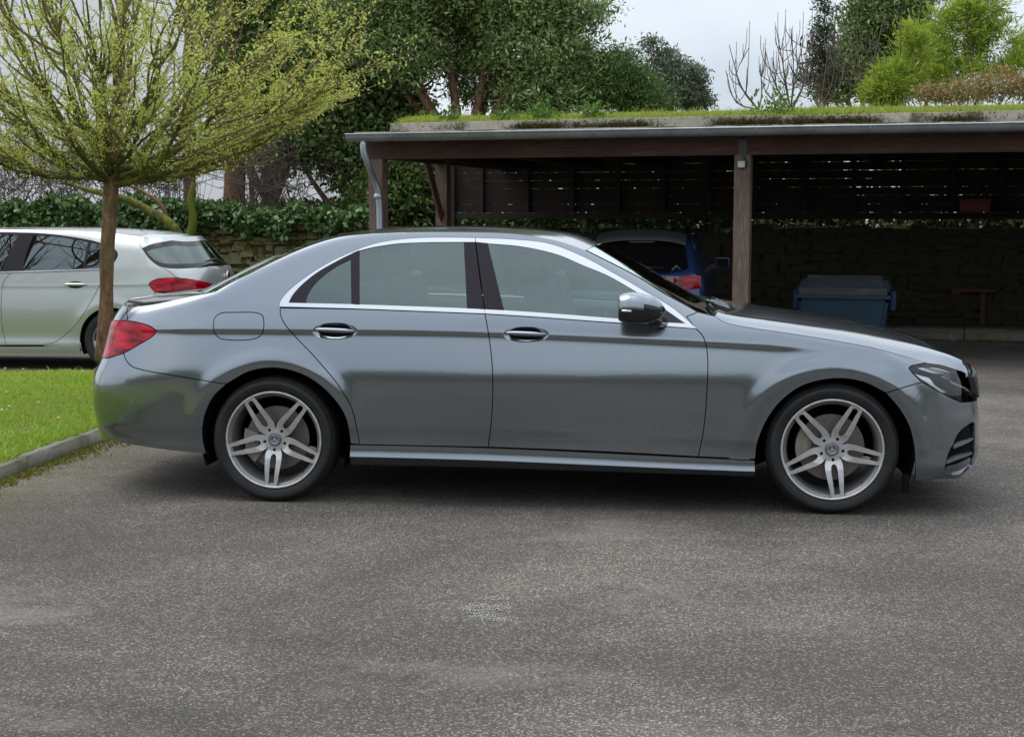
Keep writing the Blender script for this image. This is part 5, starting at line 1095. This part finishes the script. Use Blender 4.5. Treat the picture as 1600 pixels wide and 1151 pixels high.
# ------------------------------------------------------------------ vegetation helpers
def tubes(Ps, Rs, n=5):             # Ps (T,m,3), Rs (T,m) -> V, F4
    Ps = np.asarray(Ps, float); T, m, _ = Ps.shape; D = np.gradient(Ps, axis=1); D /= np.maximum(np.linalg.norm(D, axis=2), 1e-9)[..., None]
    ref = np.where(np.abs(D[..., 2:3]) > .9, np.array([1., 0, 0]), np.array([0, 0, 1.])); u = np.cross(D, ref); u /= np.linalg.norm(u, axis=2)[..., None]; v = np.cross(D, u)
    a = np.arange(n)*2*math.pi/n; V = Ps[:, :, None]+Rs[:, :, None, None]*(np.cos(a)[:, None]*u[:, :, None]+np.sin(a)[:, None]*v[:, :, None])
    b = (np.arange(T)*m*n)[:, None, None]; i = (np.arange(m-1)*n)[None, :, None]; k = np.arange(n)[None, None]; k2 = (k+1) % n
    F = np.stack([b+i+k, b+i+k2, b+i+n+k2, b+i+n+k], -1).reshape(-1, 4); return V.reshape(-1, 3), F
def join(parts):
    V = []; F = []; b = 0
    for v, f in parts: V.append(v); F.append(f+b); b += len(v)
    return np.vstack(V), np.vstack(F)
def unit(n): v = rng.normal(size=(n, 3)); return v/np.linalg.norm(v, axis=1)[:, None]
def leaves(P, size, asp=.45, up=.3, dirs=None, jit=.35):
    n = len(P); d = unit(n) if dirs is None else dirs+unit(n)*.7; d[:, 2] += up*rng.uniform(-1, 1, n)*.5; d /= np.linalg.norm(d, axis=1)[:, None]
    w_ = np.cross(d, unit(n)); w_ /= np.maximum(np.linalg.norm(w_, axis=1), 1e-6)[:, None]; s = (size*(1+jit*rng.normal(size=n)).clip(.4, 1.8))[:, None]
    nn = np.cross(d, w_); V = np.stack([P, P+d*s*.5+w_*s*asp*.5+nn*s*.06, P+d*s, P+d*s*.5-w_*s*asp*.5+nn*s*.06], 1).reshape(-1, 3)
    return V, (np.arange(n)*4)[:, None]+np.arange(4)[None]
def clumps(lobes, n, cr=.28, nper=60, shell=.55):
    """leaf points gathered in clumps spread over ellipsoid lobes (centre, radii)"""
    C = np.array([l[0] for l in lobes]); Rr = np.array([l[1] for l in lobes]); wt = Rr.prod(1)**(2/3); k = rng.choice(len(lobes), n//nper, p=wt/wt.sum())
    d = unit(len(k)); d[:, 2] = d[:, 2]*.9+.1; r = shell+(1-shell)*rng.random(len(k))**.6; c = C[k]+d*Rr[k]*r[:, None]
    P = np.repeat(c, nper, 0)+rng.normal(size=(len(c)*nper, 3))*np.array([cr, cr, cr*.6])*np.repeat(rng.uniform(.5, 1.2, len(c)), nper)[:, None]
    return P, np.repeat(d, nper, 0), c
def bez(p0, p1, bend, m=6):
    t = np.linspace(0, 1, m)[:, None]; return (1-t)*p0+t*p1+4*t*(1-t)*bend
bark = mat('brown bark', (.09, .06, .042), .9); _a = tex(bark, 'noise', 22, 6, .75, stretch=(1, 1, .35)); _b = tex(bark, 'noise', 4, 4, .6)
setc(bark, mixc(bark, ramp(bark, _b, [(.5, 0.), (.7, .5)]), ramp(bark, _a, [(.32, (.065, .034, .018)), (.55, (.21, .115, .062)), (.74, (.42, .32, .22))]), (.11, .11, .04))); bump(bark, _a, .8, .015)
mossbark = mat('mossy bark', (.07, .08, .02), .95); _a = tex(mossbark, 'noise', 9, 6, .7); setc(mossbark, ramp(mossbark, _a, [(.34, (.035, .025, .015)), (.5, (.10, .11, .018)), (.68, (.21, .22, .04))])); bump(mossbark, _a, 1., .02)
twig_m = mat('grey twigs', (.13, .10, .075), .9); twig_y = mat('young twigs', (.17, .14, .06), .9)
def T(label, cat, base, group=None):
    o = empty({'tree': 'tree'}.get(cat, cat.replace(' ', '_')), tuple(base), 0, label=label, category=cat)
    if group: o['group'] = group
    o['off'] = [float(x) for x in base]; return o
def put(nm, VF, mt, par, smooth=False):
    V, F = VF; V = V-np.array(par['off']); return link(nm, fastmesh(nm, V, F, smooth), mt, par)
def aD(x, y, d): return atD(x, y, d)
def top_of_ground(p): q = p.copy(); q[2] = ground_z(0, q[1]); return q

# ------------------------------------------------------------------ the small tree on the lawn
dT = 12.0; base = atG(162, 629); topT = aD(174, 272, dT); nb_ = T('small street tree with brown trunk and mossy limbs just coming into yellow green leaf', 'tree', base)
def wob(p0, p1, m, a): q = bez(p0, p1, np.zeros(3), m); q[1:-1] += rng.normal(size=(m-2, 3))*a; return q
tr_p = catmull([base-np.array([0, 0, .1]), aD(159, 560, dT), aD(166, 480, dT), aD(167, 400, dT), aD(172, 330, dT), topT], .12)
tr_r = np.interp(np.linspace(0, 1, len(tr_p)), [0, .15, .6, 1], [.075, .060, .054, .064])*(1+.05*np.sin(np.arange(len(tr_p))*1.9))
parts = [tubes(tr_p[None], tr_r[None], 16)]; 
ld = bez(topT-np.array([0, 0, .1]), aD(181, 60, dT), np.array([.02, 0, 0]), 12)
put('trunk', join([parts[0], tubes(ld[None], np.linspace(.058, .02, 12)[None], 16)]), bark, nb_, True)
ends = [(-70, 215, -.6), (-120, 150, .3), (-60, 60, .9), (20, 20, -.9), (70, -60, .4), (-20, -40, -.2), (130, -70, -.8), (181, -90, .1), (230, -80, .9), (290, -40, -.4), (350, -10, .7), (400, 60, -.7), (440, 110, .5), (470, 170, -.3), (430, 205, .8), (330, 40, 1.2), (520, 50, -.4), (505, 120, .3), (480, 5, .2), (60, 120, 1.3), (250, 60, -1.3), (90, 60, -1.4), (310, 120, -1.2), (0, 130, -1.2), (385, 130, 1.4), (200, 10, 1.2), (150, 20, -.9)]
prim = []; R1 = []
for (x, y, dz) in ends:
    e = aD(x, y, dT+dz); s = topT+(aD(178, 150, dT)-topT)*(up_ := rng.uniform(0, .11))-np.array([0, 0, rng.uniform(0, .12)]); L_ = np.linalg.norm((e-s)[:2]); up = (e-s)[2]
    bend = np.array([0, 0, -.11*min(L_, 1.6)*(.25 if up_ > .12 else 1.)])+(e-s)*np.array([1, 1, 0])*.08
    q = bez(s, e, bend, 12); q[1:] += np.cumsum(rng.normal(size=(11, 3))*.012, 0); prim.append(q); R1.append(np.interp(np.linspace(0, 1, 12), [0, .3, .7, 1], [.030, .020, .011, .005])*rng.uniform(.75, 1.1))
prim = np.array(prim); R1 = np.array(R1); put('limbs', tubes(prim, R1, 8), mossbark, nb_, True)
c0 = topT+np.array([0, 0, .2])
def sprout(src, per, ln, spread, m, t0=.2, out=.7, upb=.45):
    S = []; 
    for q in src:
        for _ in range(per):
            t = rng.uniform(t0, 1)*(len(q)-1); i = int(min(t, len(q)-2)); p = q[i]+(q[i+1]-q[i])*(t-i); d = (q[i+1]-q[i]); d = d/np.linalg.norm(d)
            o_ = (p-c0)/max(np.linalg.norm(p-c0), .05); v = d*.55+o_*out+rng.normal(size=3)*spread+np.array([0, 0, upb*rng.uniform(0, 1)]); v /= np.linalg.norm(v)
            l = ln*rng.uniform(.45, 1.15); e = p+v*l; b = rng.normal(size=3)*.085*l+np.array([0, 0, -.03*l]); S.append(bez(p, e, b, m))
    return np.array(S)
sec = sprout(prim, 11, .80, .42, 7, .15); 
def lift(Q):
    hd = np.linalg.norm((Q-topT)[..., :2], axis=-1); zm = topT[2]-.10+np.maximum(hd-.3, 0)*.48; Q[..., 2] = np.where(Q[..., 2] < zm, zm+(Q[..., 2]-zm)*.3, Q[..., 2]); return Q
sec = lift(sec)
ter = sprout(sec, 5, .34, .55, 4, .15, .4, .3)
ter = lift(ter)
put('branches', join([tubes(sec, np.broadcast_to(np.linspace(.012, .004, 7), sec.shape[:2]), 5), tubes(ter, np.broadcast_to(np.linspace(.0042, .0018, 4), ter.shape[:2]), 3)]), twig_y, nb_)
def along(src, n, j=.012): k = rng.integers(len(src), size=n); m = src.shape[1]; t = rng.random(n)**.8*(m-1.001); i = t.astype(int); f = (t-i)[:, None]; return src[k, i]*(1-f)+src[k, i+1]*f+rng.normal(size=(n, 3))*j
bud_m = leafmat('young yellow green leaves', [(.44, .36, .07), (.52, .54, .10), (.50, .60, .12), (.66, .70, .19), (.52, .72, .19)], .55, .45)
put('leaves', join([leaves(along(ter, 40000), .025, .55), leaves(along(sec, 7000), .026, .55), leaves(along(prim[:, 4:], 1800, .03), .03, .6)]), bud_m, nb_)
# moss tufts on the limbs
P = along(prim[:, :9], 6000, .012); P += unit(len(P))*.022
put('moss', leaves(P, .03, .5), leafmat('limb moss', [(.06, .08, .01), (.11, .12, .012), (.16, .16, .02)], .95, .2), nb_)

# tall bare tree further left on the lawn: out of the frame, but the hatchback's windows mirror its branches
bt = T('tall bare tree on the lawn left of the frame, mirrored in the hatchback windows', 'tree', np.array([-9.2, 2.2, 0.])); c0 = np.array([-9.2, 2.2, 2.4]); q0_ = bez(np.array([-9.2, 2.2, -.1]), c0, np.zeros(3), 12)
pr2 = []
for k in range(16):
    a = k*2.4; e = c0+np.array([math.cos(a)*rng.uniform(1.5, 3.6), math.sin(a)*rng.uniform(1.2, 3), rng.uniform(2.5, 6)]); pr2.append(bez(c0, e, np.array([0, 0, -.3])+rng.normal(size=3)*.15, 12))
pr2 = np.array(pr2); s2 = sprout(pr2, 12, 1.6, .5, 7, .2); t2_ = sprout(s2, 6, .8, .6, 4, .1)
put('trunk', tubes(q0_[None], np.linspace(.16, .12, 12)[None], 10), bark, bt, True); put('branches', join([tubes(pr2, np.broadcast_to(np.linspace(.08, .02, 12), pr2.shape[:2]), 6), tubes(s2, np.broadcast_to(np.linspace(.022, .008, 7), s2.shape[:2]), 5), tubes(t2_, np.broadcast_to(np.linspace(.009, .004, 4), t2_.shape[:2]), 3)]), bark, bt)

# ------------------------------------------------------------------ trees and shrubs behind
def lobe(x, y, d, rx, rz=None, ry=None): return (aD(x, y, d), np.array([rx, ry or rx*.8, rz or rx*.8]))
def bg(label, cat, base_px, d, lobes, n, size, cols, asp=.4, cr=.28, nper=60, trunk=None, limbs=10, tr=.12, barkm=bark, shell=.5, trans=.25, rough=.42, spec=.4, group=None, dirs=False):
    b = top_of_ground(aD(base_px, 400, d)); o = T(label, cat, b, group); P, D, C = clumps(lobes, n, cr, nper, shell)
    put('crown', leaves(P, size, asp, dirs=D if dirs else None), leafmat(label[:24]+' leaf', cols, rough, trans, spec=spec), o)
    tops = np.array([l[0] for l in lobes]); hub = b*.55+tops.mean(0)*.45; hub[2] = b[2]+(tops[:, 2].min()-b[2])*.7; pr = [bez(b-np.array([0, 0, .1]), hub, rng.normal(size=3)*.05, 8)]; rr = [np.linspace(tr*1.3, tr, 8)]
    for l in lobes: pr.append(bez(hub, l[0]+rng.normal(size=3)*.1, np.array([0, 0, -.1]), 8)); rr.append(np.linspace(tr*.75, tr*.18, 8))
    kk = rng.choice(len(C), min(limbs*6, len(C)), False)
    for c in C[kk]:
        j = np.argmin(np.linalg.norm(tops-c, axis=1)); pr.append(bez(hub*.3+tops[j]*.7, c, rng.normal(size=3)*.08, 8)); rr.append(np.linspace(tr*.22, .008, 8))
    put('trunk', tubes(np.array(pr), np.array(rr), 6), barkm, o, True); return o
EV = [(.06, .10, .03), (.12, .19, .055), (.19, .28, .08), (.27, .36, .11), (.40, .45, .17)]
bg('broad dense evergreen tree rising behind the left end of the carport', 'tree', 700, 27, [lobe(600, 10, 27, 1.0), lobe(690, -20, 27.3, 1.2), lobe(790, -10, 27, 1.1), lobe(870, 20, 27, .75), lobe(620, 90, 26.8, .85), lobe(830, 80, 26.7, .8), lobe(890, 110, 27, .65), lobe(700, 60, 28, .9), lobe(760, 130, 27.6, .8, .5), lobe(850, 150, 26.6, .7, .45), lobe(930, 20, 27.5, .22), lobe(560, 50, 27, .7)], 110000, .088, EV, .34, .20, 55, limbs=14, tr=.16, rough=.35, spec=.5)
IV = [(.04, .065, .018), (.075, .125, .03), (.12, .18, .045), (.19, .26, .07)]
bg('dark ivy covered tree left of the carport post', 'tree', 560, 27.2, [lobe(540, 120, 27.5, .95, 1.05), lobe(500, 205, 27.2, .5, .7), lobe(550, 240, 27.4, .6, .85), lobe(640, 300, 26.6, .75, .65), lobe(600, 320, 27, .6, .5), lobe(655, 230, 27.2, .7, .6), lobe(450, 225, 27.5, .4, .25), lobe(590, 180, 27.6, .8, .7), lobe(500, 60, 28, .65, .7)], 72000, .09, IV, .6, .20, 50, limbs=8)
bg('tall dark leafy tree partly hidden behind the small yellow green tree', 'tree', 420, 29, [lobe(380, 30, 29, 1.0), lobe(460, 10, 29.4, 1.1), lobe(500, 90, 29, .8), lobe(400, 110, 28.6, .8), lobe(350, 150, 29, .5), lobe(470, 165, 29, .6), lobe(430, 250, 28.4, .5, .3)], 34000, .095, IV, .5, .24, 40, limbs=10, tr=.14)
bg('low green shrub between the evergreen tree and the grey green tree', 'shrub', 960, 27, [lobe(945, 125, 27, .55), lobe(985, 140, 27.2, .5, .4), lobe(925, 150, 26.8, .45, .35), lobe(965, 105, 27.4, .28, .35), lobe(1010, 165, 27, .45, .3)], 22000, .075, [(.05, .10, .02), (.09, .16, .035), (.14, .23, .05)], .28, .16, 50, limbs=5, tr=.05)
bg('loose grey green tree against the sky above the carport', 'tree', 1040, 30, [lobe(1060, 125, 30, .38, .5), lobe(1020, 95, 30.2, .16, .42), lobe(1050, 150, 30, .65, .35), lobe(1084, 130, 29.8, .2, .4), lobe(990, 160, 30.3, .4, .3), lobe(1040, 100, 30.2, .16, .35), lobe(1090, 158, 30, .28, .2), lobe(1015, 70, 30.2, .07, .2)], 15000, .085, [(.10, .13, .08), (.15, .19, .11), (.20, .24, .14)], .3, .12, 40, limbs=8, tr=.05)
bg('tall dark evergreen tree behind the bare shoots above the carport', 'tree', 1385, 29, [lobe(1390, 20, 29, .75, .8), lobe(1350, 60, 29.2, .5, .7), lobe(1430, 70, 28.8, .55, .6), lobe(1330, 110, 29, .5, .5), lobe(1400, 120, 29, .8, .5), lobe(1360, -30, 29, .55), lobe(1440, -20, 29, .5), lobe(1310, 145, 29, .4, .3), lobe(1465, 115, 29, .35, .5)], 48000, .085, EV, .36, .15, 50, limbs=10, tr=.1)
bg('thin leafy sapling left of the tall dark evergreen', 'sapling', 1290, 27, [lobe(1288, 20, 27, .13, .45), lobe(1285, 70, 27, .18, .4), lobe(1292, 120, 27, .22, .4), lobe(1262, 120, 27, .16, .35)], 3200, .085, [(.05, .07, .04), (.08, .11, .05)], .3, .10, 20, limbs=3, tr=.035)
BB = [(.22, .32, .03), (.34, .44, .05), (.44, .52, .08), (.18, .30, .04)]
bg('bright yellow green bamboo clump at the right above the carport roof', 'bamboo', 1500, 25.5, [lobe(1500, 60, 25.5, .42, .65), lobe(1440, 100, 25.5, .40, .5), lobe(1560, 80, 25.8, .5, .55), lobe(1525, 25, 25.4, .32, .5), lobe(1470, 55, 25.6, .25, .4), lobe(1548, 15, 25.6, .18, .4), lobe(1590, 120, 25.3, .4, .35), lobe(1410, 130, 25.2, .3, .4), lobe(1500, 130, 25.3, .6, .3)], 15000, .12, BB, .15, .12, 26, limbs=10, tr=.03, barkm=twig_y, trans=.5, dirs=True)
bg('small leafy bamboo shoots standing behind the roof edge left of the big clump', 'bamboo', 1395, 23.8, [lobe(1395, 130, 23.8, .3, .32), lobe(1435, 90, 23.9, .14, .4), lobe(1375, 148, 23.7, .22, .2), lobe(1425, 60, 23.9, .10, .2)], 4500, .12, BB, .16, .1, 24, limbs=3, tr=.02, barkm=twig_y, trans=.5, dirs=True)
bg('rusty brown and green shrub along the roof edge at the far right', 'shrub', 1530, 22.6, [lobe(1470, 145, 22.6, .3, .14), lobe(1520, 140, 22.6, .4, .2), lobe(1570, 132, 22.6, .4, .24), lobe(1600, 140, 22.6, .35, .2), lobe(1440, 150, 22.6, .22, .12)], 4200, .05, [(.34, .17, .08), (.42, .22, .11), (.20, .20, .06), (.16, .24, .06)], .4, .10, 30, limbs=4, tr=.02)
def bare(label, cat, base, d, stems, seedn=3, m=twig_m, r=.014, group=None, twl=.30, wide=0):
    b = top_of_ground(aD(base[0], base[1], d)); o = T(label, cat, b, group); P = []; Rr = []; q0 = aD(base[0], base[1], d); tw = []
    P.append(bez(b, q0, np.zeros(3), 8)); Rr.append(np.full(8, r*(.6 if wide else 2)))
    for st_ in stems:
        if wide: q0 = aD(base[0]+rng.normal()*wide, base[1], d+rng.normal()*.3)
        pts = catmull([q0]+[aD(x, y, d+rng.normal()*.15) for x, y in st_], .12); q = resample(pts, 8); P.append(q); Rr.append(np.linspace(r, r*.42, 8))
        for _ in range(seedn):
            i = rng.integers(2, 7); e = q[i]+np.array([rng.normal()*.16, rng.normal()*.16, abs(rng.normal())*.3+.18])*twl/.3; P.append(bez(q[i], e, np.array([(e-q[i])[0]*.3, 0, -.05]), 8)); Rr.append(np.linspace(r*.55, r*.3, 8))
    put('stems', tubes(np.array(P), np.array(Rr), 6), m, o, True); return o
gB = 'bare shrubs behind the carport roof'
bare('bare forked shrub furthest left against the sky above the carport', 'bare shrub', (1185, 172), 24, [[(1160, 140), (1139, 70)], [(1150, 120), (1165, 85), (1170, 75)], [(1150, 160), (1134, 110)], [(1190, 150), (1188, 100)]], 4, group=gB)
bare('tall bare shrub with many upright shoots above the middle of the carport', 'bare shrub', (1235, 172), 24, [[(1225, 110), (1212, 42)], [(1240, 120), (1236, 45)], [(1210, 130), (1195, 75)], [(1225, 120), (1223, 60)], [(1255, 130), (1250, 70)], [(1200, 150), (1186, 110)], [(1250, 150), (1270, 62)], [(1215, 140), (1207, 90)], [(1245, 110), (1258, 55)]], 5, group=gB)
bare('bare shrub with arching stems in front of the tall dark evergreen', 'bare shrub', (1370, 172), 24, [[(1345, 120), (1338, 40)], [(1365, 110), (1378, 40)], [(1330, 130), (1310, 60)], [(1400, 140), (1408, 35)], [(1350, 140), (1322, 90)], [(1380, 150), (1430, 100), (1465, 75)], [(1410, 150), (1450, 110)], [(1360, 120), (1352, 70)]], 5, group=gB)
bare('bare tangle of thin twigs left of the tall dark evergreen', 'bare shrub', (1280, 172), 23.5, [[(1270, 120), (1262, 70)], [(1290, 110), (1297, 45)], [(1300, 130), (1305, 50)], [(1265, 140), (1245, 100)], [(1310, 140), (1322, 80)]], 5, r=.012, group=gB)
# bare undergrowth on the left
for (x, d, lab) in [(20, 27.9, 'leafless thicket behind the silver hatchback near the left edge'), (105, 28.2, 'leafless thicket between the left edge and the small tree trunk'), (250, 27.8, 'leafless thicket right of the small tree trunk'), (430, 27.6, 'leafless thicket in front of the white building')]:
    st = [[(x+rng.normal()*40, 320-rng.uniform(0, 25)), (x+rng.normal()*60, 285-rng.uniform(0, 25)), (x+rng.normal()*90, 262-rng.uniform(0, 75))] for _ in range(42)]; bare(lab, 'thicket', (x, 368), d-.6, st, 9, r=.009, group='leafless thickets behind the hedge', twl=.34, wide=45)
def trunk(label, x0, x1, y1, d, r, m, br):
    b = top_of_ground(aD(x0, 400, d)); o = T(label, 'tree', b); e = aD(x1, y1, d); q = bez(b, e, rng.normal(size=3)*.1, 10); P = [q]; Rr = [np.linspace(r*1.1, r*.55, 10)]; L2 = []
    for _ in range(br):
        i = rng.integers(4, 10); v = unit(1)[0]; v[2] = abs(v[2])+.3; l = rng.uniform(.8, 2.2); s_ = bez(q[i], q[i]+v*l, np.array([0, 0, -.1]), 10); P.append(s_); Rr.append(np.linspace(r*.3, .012, 10))
        for _ in range(6):
            j = rng.integers(3, 10); v2 = v+unit(1)[0]*.9; P.append(bez(s_[j], s_[j]+v2*rng.uniform(.3, .9), np.zeros(3), 10)); Rr.append(np.linspace(.014, .005, 10))
    put('trunk', tubes(np.array(P), np.array(Rr), 8), m, o, True)
trunk('stout brown tree trunk behind the stone wall right of the small tree', 345, 352, -60, 28.5, .24, bark, 5)
trunk('slim brown trunk beside the stout trunk behind the wall', 300, 296, -20, 28.8, .14, bark, 6)
trunk('slim leaning trunk in front of the white building', 392, 372, 120, 28, .065, bark, 6)
#trunk('thin grey tree behind the left part of the small tree crown', 60, 40, -60, 26, .12, twig_m, 16)
#trunk('thin grey tree directly behind the small tree', 215, 225, -60, 26.5, .12, twig_m, 16)
def pole(label, nm, pts, d, r0, r1, m, cat='branch'):
    P = catmull([aD(x, y, d) for x, y in pts], .1); o = T(label, cat, P[-1]); q = resample(P, 14); put('limb', tubes(q[None], np.linspace(r0, r1, 14)[None], 8), m, o, True)
pole('pale mossy dead branch slanting down behind the small tree to the wall', '', [(95, 283), (150, 300), (200, 312), (235, 330), (270, 352), (282, 372)], 25.2, .035, .08, mossbark)
pole('yellow mossy stump rising from the ivy beside the dead branch', '', [(292, 385), (302, 345), (298, 308), (304, 285)], 25.6, .10, .045, moss_m)
pole('thin bare branch forking above the ivy right of the small tree', '', [(185, 285), (215, 295), (240, 310), (255, 325), (262, 345)], 25.6, .02, .04, bark)
# ivy
ivy_m = leafmat('ivy leaves', [(.04, .085, .025), (.08, .15, .045), (.13, .22, .07), (.20, .30, .11)], .35, .2, spec=.5)
def ivy(label, regions, n, size):
    b = W(uz(200, 350, vW)[0], vW-.3, gz(0, vW)); o = T(label, 'ivy', b); PP = []
    for (xa, xb, ya, yb, w_) in regions:
        k = int(n*w_); x = rng.uniform(xa, xb, k); y = rng.uniform(0, 1, k); yt = ya+6*np.sin(x*.05)+5*np.sin(x*.13+1); y = yt+(yb+8*np.sin(x*.09)-yt)*y; dd = 20.4+(300-x)*.0+rng.normal(size=k)*.14
        d_ = ray(x, y); h = np.array([-syw, cyw, 0]); t_ = ((P0+Vv*(vW-.15)-CAM)@Vv)/(d_@Vv); PP.append(CAM+(t_+rng.normal(size=k)*.12)[:, None]*d_)
    P = np.vstack(PP); put('leaves', leaves(P, size, .85, dirs=np.tile([0, -.6, -.2], (len(P), 1))), ivy_m, o); return o
ivy('thick ivy bank along the wall top behind the silver hatchback', [(-120, 312, 312, 372, 1.)], 30000, .085)
ivy('ivy hanging over the mossy stone wall left of the carport', [(300, 570, 326, 350, .65), (380, 450, 340, 366, .15), (480, 560, 335, 358, .2)], 15000, .082)
k = 5200; x = rng.uniform(300, 520, k); y = rng.uniform(362, 430, k); d_ = ray(x, y); t_ = ((P0+Vv*(vW-.055)-CAM)@Vv)/(d_@Vv); Pm_ = CAM+t_[:, None]*d_; kk = np.sin(x*.11+y*.07)+np.sin(x*.05-y*.16+1)+rng.normal(size=k)*.5 > .25
V_, F_ = leaves(Pm_[kk]+rng.normal(size=(kk.sum(), 3))*.012, .035, .8); link('wall_moss', fastmesh('wall_moss', V_, F_), moss_m, None, kind='stuff', label='moss growing on the old stone wall left of the carport', category='moss')
ivy('ivy leaves along the wall top seen under the slatted boards', [(700, 1150, 336, 352, 1.)], 5000, .08)
hb2 = T('dense dark hedge growing close behind the carport and its stone wall', 'hedge', W(2, vW+1.8, gz(2, vW+1.8))); n = 60000
uu = rng.uniform(-7.2, 9.5, n); vv = vW+1.5+rng.uniform(0, 1.1, n); P = P0+uu[:, None]*U+vv[:, None]*Vv; P[:, 2] = rng.uniform(.9, 3.0, n)+.15*np.sin(uu*2.3); k = np.sin(uu*3.1+2*np.sin(uu))*np.sin(P[:, 2]*4+uu*2)+rng.normal(size=n)*.5 > -.75
k &= ~((uu > .4) & (uu < 1.5) & (P[:, 2] > 1.9) & (rng.random(n) < .8))
put('leaves', leaves(P[k], .13, .6), leafmat('back hedge leaf', IV, .5, .2), hb2)
P = P0+np.linspace(-5.2, 9.5, 60)[:, None]*U+(vW+2.1)*Vv; P[:, 2] = 1.2; Q = P.copy(); Q[:, 2] = -.3; put('stems', tubes(np.stack([Q, (P+Q)/2, P], 1), np.full((60, 3), .03), 5), bark, hb2)
# white building and hedge far behind the left trees
wm = mat('white render', (.92, .92, .93), .8); bb0 = aD(150, 310, 42); ang = YAW
wbd = empty('building', (bb0[0], bb0[1], 0), ang, label='plain white building seen through the trees at the left', category='building')
box('wall', (-1.5, 0, 5.4), (17, 5, 11.3), wm, wbd); rf = mat('pale roof', (.62, .62, .64), .7); box('roof', (-1.5, 0, 11.2), (17.6, 5.6, .25), wm, wbd, bevel=.03)
hb = T('dark clipped hedge below the white building', 'hedge', top_of_ground(aD(430, 330, 28))); P = np.stack([rng.uniform(-2.2, 1.6, 14000), rng.uniform(-.4, .4, 14000), rng.uniform(.2, 1.0, 14000)], 1); bq = aD(430, 330, 28)
P = bq+P[:, :1]*RIGHT+P[:, 1:2]*np.array([-syw, cyw, 0])+np.stack([0*P[:, 0], 0*P[:, 0], P[:, 2]*1.05-.85], 1); put('leaves', leaves(P, .07, .6), leafmat('hedge leaf', IV, .5, .2), hb)

# ------------------------------------------------------------------ green roof
sub_m = mat('roof soil', (.07, .085, .02), .95); 
us4 = np.linspace(uE+.1, uR+2, 60); vs4 = [.03, .06, .10, .3, .8, 2, 4, 6.4]; hs4 = [.0, .08, .115, .15, .19, .19, .19, .19]
G = np.array([[(u, v, zr_(v)+.05+h+.012*math.sin(u*5+v*3)*(v > .2)) for v, h in zip(vs4, hs4)] for u in us4]); link('roof_soil', grid_me('roof_soil', G), sub_m, cp)
n = 70000; uu = rng.uniform(uE, uR+1.5, n); vv = .03+rng.random(n)**1.6*3.0; zz = np.interp(vv, vs4, hs4); hum = .5+.5*np.sin(uu*1.7)*np.sin(uu*.63+1)
P = P0+uu[:, None]*U+vv[:, None]*Vv; P[:, 2] = zr_(vv)+.045+zz; tall = (rng.random(n) < .02+.02*hum)
V, F4, F3 = blades(n, P, rng.uniform(.02, .055, n)*(.8+.5*hum)+tall*rng.uniform(.02, .10, n), .005, 1.0)
link('roof_grass', blade_mesh('roof_grass', V, F4, F3), leafmat('roof grass', [(.17, .25, .03), (.28, .38, .04), (.38, .44, .07), (.34, .29, .08)], .6, .4), None, kind='stuff', label='grass and moss growing on the carport roof', category='grass')
n = 20000; uu = rng.uniform(uE, uR+1.5, n); k = np.sin(uu*2.1)+np.sin(uu*5.3+2)+.9*(uu > -2)+rng.normal(size=n)*.6 > .7; uu = uu[k]; n = len(uu); P = P0+uu[:, None]*U+(-.06-np.abs(rng.normal(size=n))*.02)[:, None]*Vv; P[:, 2] = zr_(-.05)+.075+np.abs(rng.normal(size=n))*.035
V, F4, F3 = blades(n, P, rng.uniform(.008, .03, n), .008, 1.6); link('edging_moss', blade_mesh('edging_moss', V, F4, F3), leafmat('dark moss', [(.05, .06, .012), (.10, .10, .02), (.12, .07, .04)], .95, .2), None, kind='stuff', label='dark moss along the concrete edging of the carport roof', category='moss')
def weed(label, x, y, sz, nl): 
    u, z = uz(x, y, .35); b = P0+U*u+Vv*.35; b[2] = zr_(.35)+.18; o = T(label, 'weed', b); P = b+np.abs(rng.normal(size=(nl, 3)))*np.array([0, 0, sz*.6])+rng.normal(size=(nl, 3))*np.array([sz*.5, .1, 0]); put('leaves', leaves(P, .06, .4), leafmat('weed leaf', [(.07, .15, .02), (.13, .24, .04)], .5, .4), o)
weed('leafy weed on the roof below the evergreen tree', 790, 172, .14, 260); weed('feathery weed on the roof right of the leafy weed', 848, 170, .17, 300); weed('tuft of tall green weeds on the roof near its middle', 925, 172, .2, 300); weed('pale weed on the roof under the tall bare shrub', 1215, 165, .26, 330); weed('small weed near the left end of the roof', 705, 178, .12, 160)
for (x, y) in ((0, 0),): pass

# ------------------------------------------------------------------ unseen hedge, added behind the photographer so the car's paint mirrors a dark band
hb3 = T('unseen tall hedge added behind the photographer for the car paint to mirror', 'hedge', np.array([0, -24, 0.])); n = 30000
P = np.stack([rng.uniform(-34, 34, n), -24+rng.uniform(-.5, .5, n), rng.uniform(0, 1, n)**.8], 1); P[:, 2] *= 3.0+.5*np.sin(P[:, 0]*.7)+.35*np.sin(P[:, 0]*2.3+1)
put('leaves', leaves(P, .30, .7), leafmat('added hedge leaf', EV, .5, .2), hb3); box('stems', (0, 0, 1.1), (68, .5, 2.2), bark, hb3)

# ------------------------------------------------------------------ finish: put each thing's origin at its base
def rebase(o, b):
    b = Vector(b); d = b-o.location
    for c in o.children: c.location = Vector(c.location)-d
    o.location = b
rebase(car, (0, SE.half, 0)); rebase(hat, ((HXr+HXf)/2, HY+.89, hg)); rebase(kerb, (float(K0[0]), float(K0[1]), 0)); rebase(mk, tuple(atG(765, 950, 0)))
for o in list(bpy.data.objects):
    if 'off' in o.keys(): del o['off']
